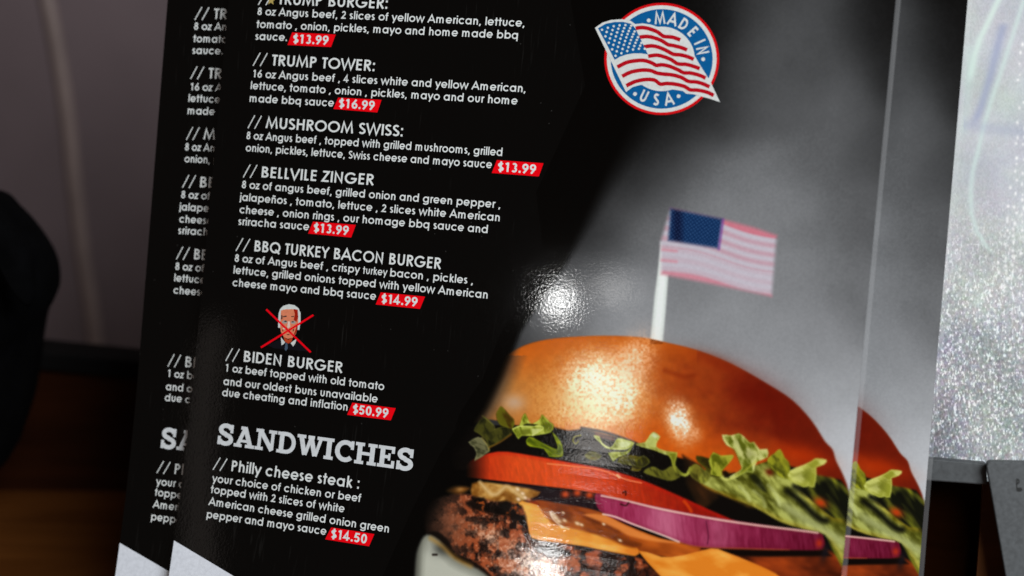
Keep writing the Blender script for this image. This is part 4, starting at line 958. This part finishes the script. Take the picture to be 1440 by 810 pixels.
def wood(name, col, rough=.4):
    m, n, l, b = nodes_of(name); tc = n.new('ShaderNodeTexCoord'); mp = n.new('ShaderNodeMapping'); mp.inputs['Scale'].default_value = (6, 60, 60)
    l.new(tc.outputs['Object'], mp.inputs[0]); nz = n.new('ShaderNodeTexNoise'); nz.inputs['Scale'].default_value = 1.5; nz.inputs['Detail'].default_value = 7; nz.inputs['Distortion'].default_value = .6
    l.new(mp.outputs[0], nz.inputs['Vector']); cr = n.new('ShaderNodeValToRGB'); cr.color_ramp.elements[0].position = .3; cr.color_ramp.elements[1].position = .72
    cr.color_ramp.elements[0].color = (col[0] * .5, col[1] * .45, col[2] * .4, 1); cr.color_ramp.elements[1].color = (*col, 1)
    l.new(nz.outputs[0], cr.inputs[0]); l.new(cr.outputs[0], b.inputs['Base Color']); b.inputs['Roughness'].default_value = rough; b.inputs['Specular IOR Level'].default_value = .12
    return m
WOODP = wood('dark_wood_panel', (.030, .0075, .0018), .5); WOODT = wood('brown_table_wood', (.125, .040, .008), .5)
DARK_BOARD = wood('near_black_board_wood', (.0085, .0024, .0006), .7); DARK_BOARD.node_tree.nodes['Principled BSDF'].inputs['Specular IOR Level'].default_value = 0  # near-black wood tone without shine
board = prism('wood_board', W(-40, (1150, 655), (1620, 690), (1640, 1000), (1150, 1000)), -46, -38, DARK_BOARD)
finish(board, 'dark brown wooden board below the window rail, nearly black', 'wooden board')
stl = prism('wood_upright', W(-34, (1382, 676), (1392, 676), (1440, 900), (1366, 900)), -37.5, -31, wood('orange_wood', (.10, .032, .006), .45), board)

# ------------------------------------------------------------------ table and background, left
zmin = min((menu.matrix_world @ v.co).z for v in menu.children[0].data.vertices)
for mm in (left, right):
    card = [c for c in mm.children if c.name.startswith('card')][0]
    z = min((mm.matrix_world @ v.co).z for v in card.data.vertices); print('menu base z', zmin, z)
    zmin = min(zmin, z)
TZ = zmin - .0004
def box(name, x0, x1, y0, y1, z0, z1, mat, parent=None, bev=0.0, rz=0.0):
    bm = bmesh.new(); bmesh.ops.create_cube(bm, size=1)
    for v in bm.verts: v.co = Vector(((x0 + x1) / 2 + v.co.x * (x1 - x0), (y0 + y1) / 2 + v.co.y * (y1 - y0), (z0 + z1) / 2 + v.co.z * (z1 - z0)))
    if bev: bmesh.ops.bevel(bm, geom=bm.edges[:], offset=bev, segments=3, affect='EDGES', profile=.5)
    me = bpy.data.meshes.new(name); bm.to_mesh(me); bm.free(); return link(name, me, mat, parent)
def ray_y(px, py, y):
    r = XC * ((px - 720) / 2000) - UC * ((py - 405) / 2000) - ZC; t = y / r[1]; return CAM_POS + r * t
tb = box('table_top', -.9, .9, -.25, 0.634, TZ - .03, TZ, WOODT, None, .002); finish(tb, kind='structure')
PY = 0.585
zt = ray_y(100, 522, PY)[2]; zt2 = ray_y(100, 498, PY)[2]; zb = ray_y(100, 690, PY)[2]
print('TZ', TZ, 'panel', zt, zb)
def quadbox(name, pxs, y, dep, mat, parent=None, bev=0):
    bm = bmesh.new(); a = [bm.verts.new(ray_y(x, yy, y)) for x, yy in pxs]; b = [bm.verts.new(v.co + Vector((0, dep, 0))) for v in a]
    bm.faces.new(a); bm.faces.new(b[::-1]); n = len(a)
    for i in range(n): j = (i + 1) % n; bm.faces.new([a[i], b[i], b[j], a[j]])
    bmesh.ops.recalc_face_normals(bm, faces=bm.faces[:])
    if bev: bmesh.ops.bevel(bm, geom=bm.edges[:], offset=bev, segments=3, affect='EDGES', profile=.5)
    me = bpy.data.meshes.new(name); bm.to_mesh(me); bm.free(); return link(name, me, mat, parent)
ledge = quadbox('wood_ledge', [(-400, 470), (600, 560), (600, 748), (-400, 655)], PY, .010, WOODP, None, .001)
finish(ledge, 'low dark wooden ledge with black top edge behind the menus on the left', 'ledge')
quadbox('black_edge_strip', [(-400, 449), (600, 549), (600, 575), (-400, 475)], PY - .004, .016, plain('black_trim', (.004, .0035, .0035), .7, spec=.1), ledge, .001)
WALLM = plain('mauve_wall_vinyl', (.112, .080, .086), .6, 14, .10)
wall = quadbox('wall_panel', [(-900, -500), (1100, -500), (1100, 640), (-900, 640)], .86, .02, WALLM); finish(wall, kind='structure')
# raised seam running down the panel
sp_ = [(52, -60), (74, 40), (92, 150), (104, 260), (116, 360), (130, 450), (142, 560)]
bm = bmesh.new(); prev = None
for x, y in smooth(sp_, 5, False):
    p = ray_y(x, y, .858); rg = []
    for k in range(9):
        a = math.pi * k / 8; rg.append(bm.verts.new((p[0] - math.cos(a) * .0048, p[1] + .002 - math.sin(a) * .0045, p[2])))
    if prev:
        for k in range(8): bm.faces.new([prev[k], prev[k + 1], rg[k + 1], rg[k]])
    prev = rg
me = bpy.data.meshes.new('seam_bead'); bm.to_mesh(me); bm.free(); sb_ = link('seam_bead', me, plain('seam_vinyl', (.185, .135, .125), .5, 40, .1), wall)
for f in sb_.data.polygons: f.use_smooth = True
# black rounded bag at the left edge
BK = plain('black_cloth', (.0015, .0015, .0018), .9, 90, .4, .0006, (1, 1, 1), .03)
bag = bpy.data.objects.new('bag', None); COL.objects.link(bag)
finish(bag, 'soft black rounded bag, out of focus, cut by the left edge of the photo', 'bag')
def lathe_blob(name, prof, y, dep, parent):
    """rounded body whose front outline follows prof"""
    P = smooth(prof, 6); C0 = np.array([P[:, 0].mean(), P[:, 1].mean()]); bm = bmesh.new(); rings = []
    for k in range(-6, 7):
        a = k / 6 * math.pi / 2; s = max(math.cos(a), .02) ** .55
        rings.append([bm.verts.new(ray_y(*(C0 + (q - C0) * s), y) + np.array([0, math.sin(a) * dep, 0])) for q in P])
    for A, B_ in zip(rings[:-1], rings[1:]):
        for i in range(len(A)): j = (i + 1) % len(A); bm.faces.new([A[i], A[j], B_[j], B_[i]])
    bm.faces.new(rings[0][::-1]); bm.faces.new(rings[-1]); bmesh.ops.recalc_face_normals(bm, faces=bm.faces[:])
    me = bpy.data.meshes.new(name); bm.to_mesh(me); bm.free()
    for f in me.polygons: f.use_smooth = True
    return link(name, me, BK, parent)
lathe_blob('bag_body', [(-420, 330), (-150, 268), (-30, 272), (10, 300), (42, 336), (66, 378), (70, 422), (54, 458), (46, 500), (40, 550), (26, 610), (-10, 664), (-150, 700), (-420, 700)], .525, .045, bag)
lathe_blob('bag_strap', [(-60, 300), (0, 306), (40, 352), (50, 410), (40, 430), (22, 400), (0, 350), (-60, 330)], .478, .006, bag)

bpy.context.view_layer.update()
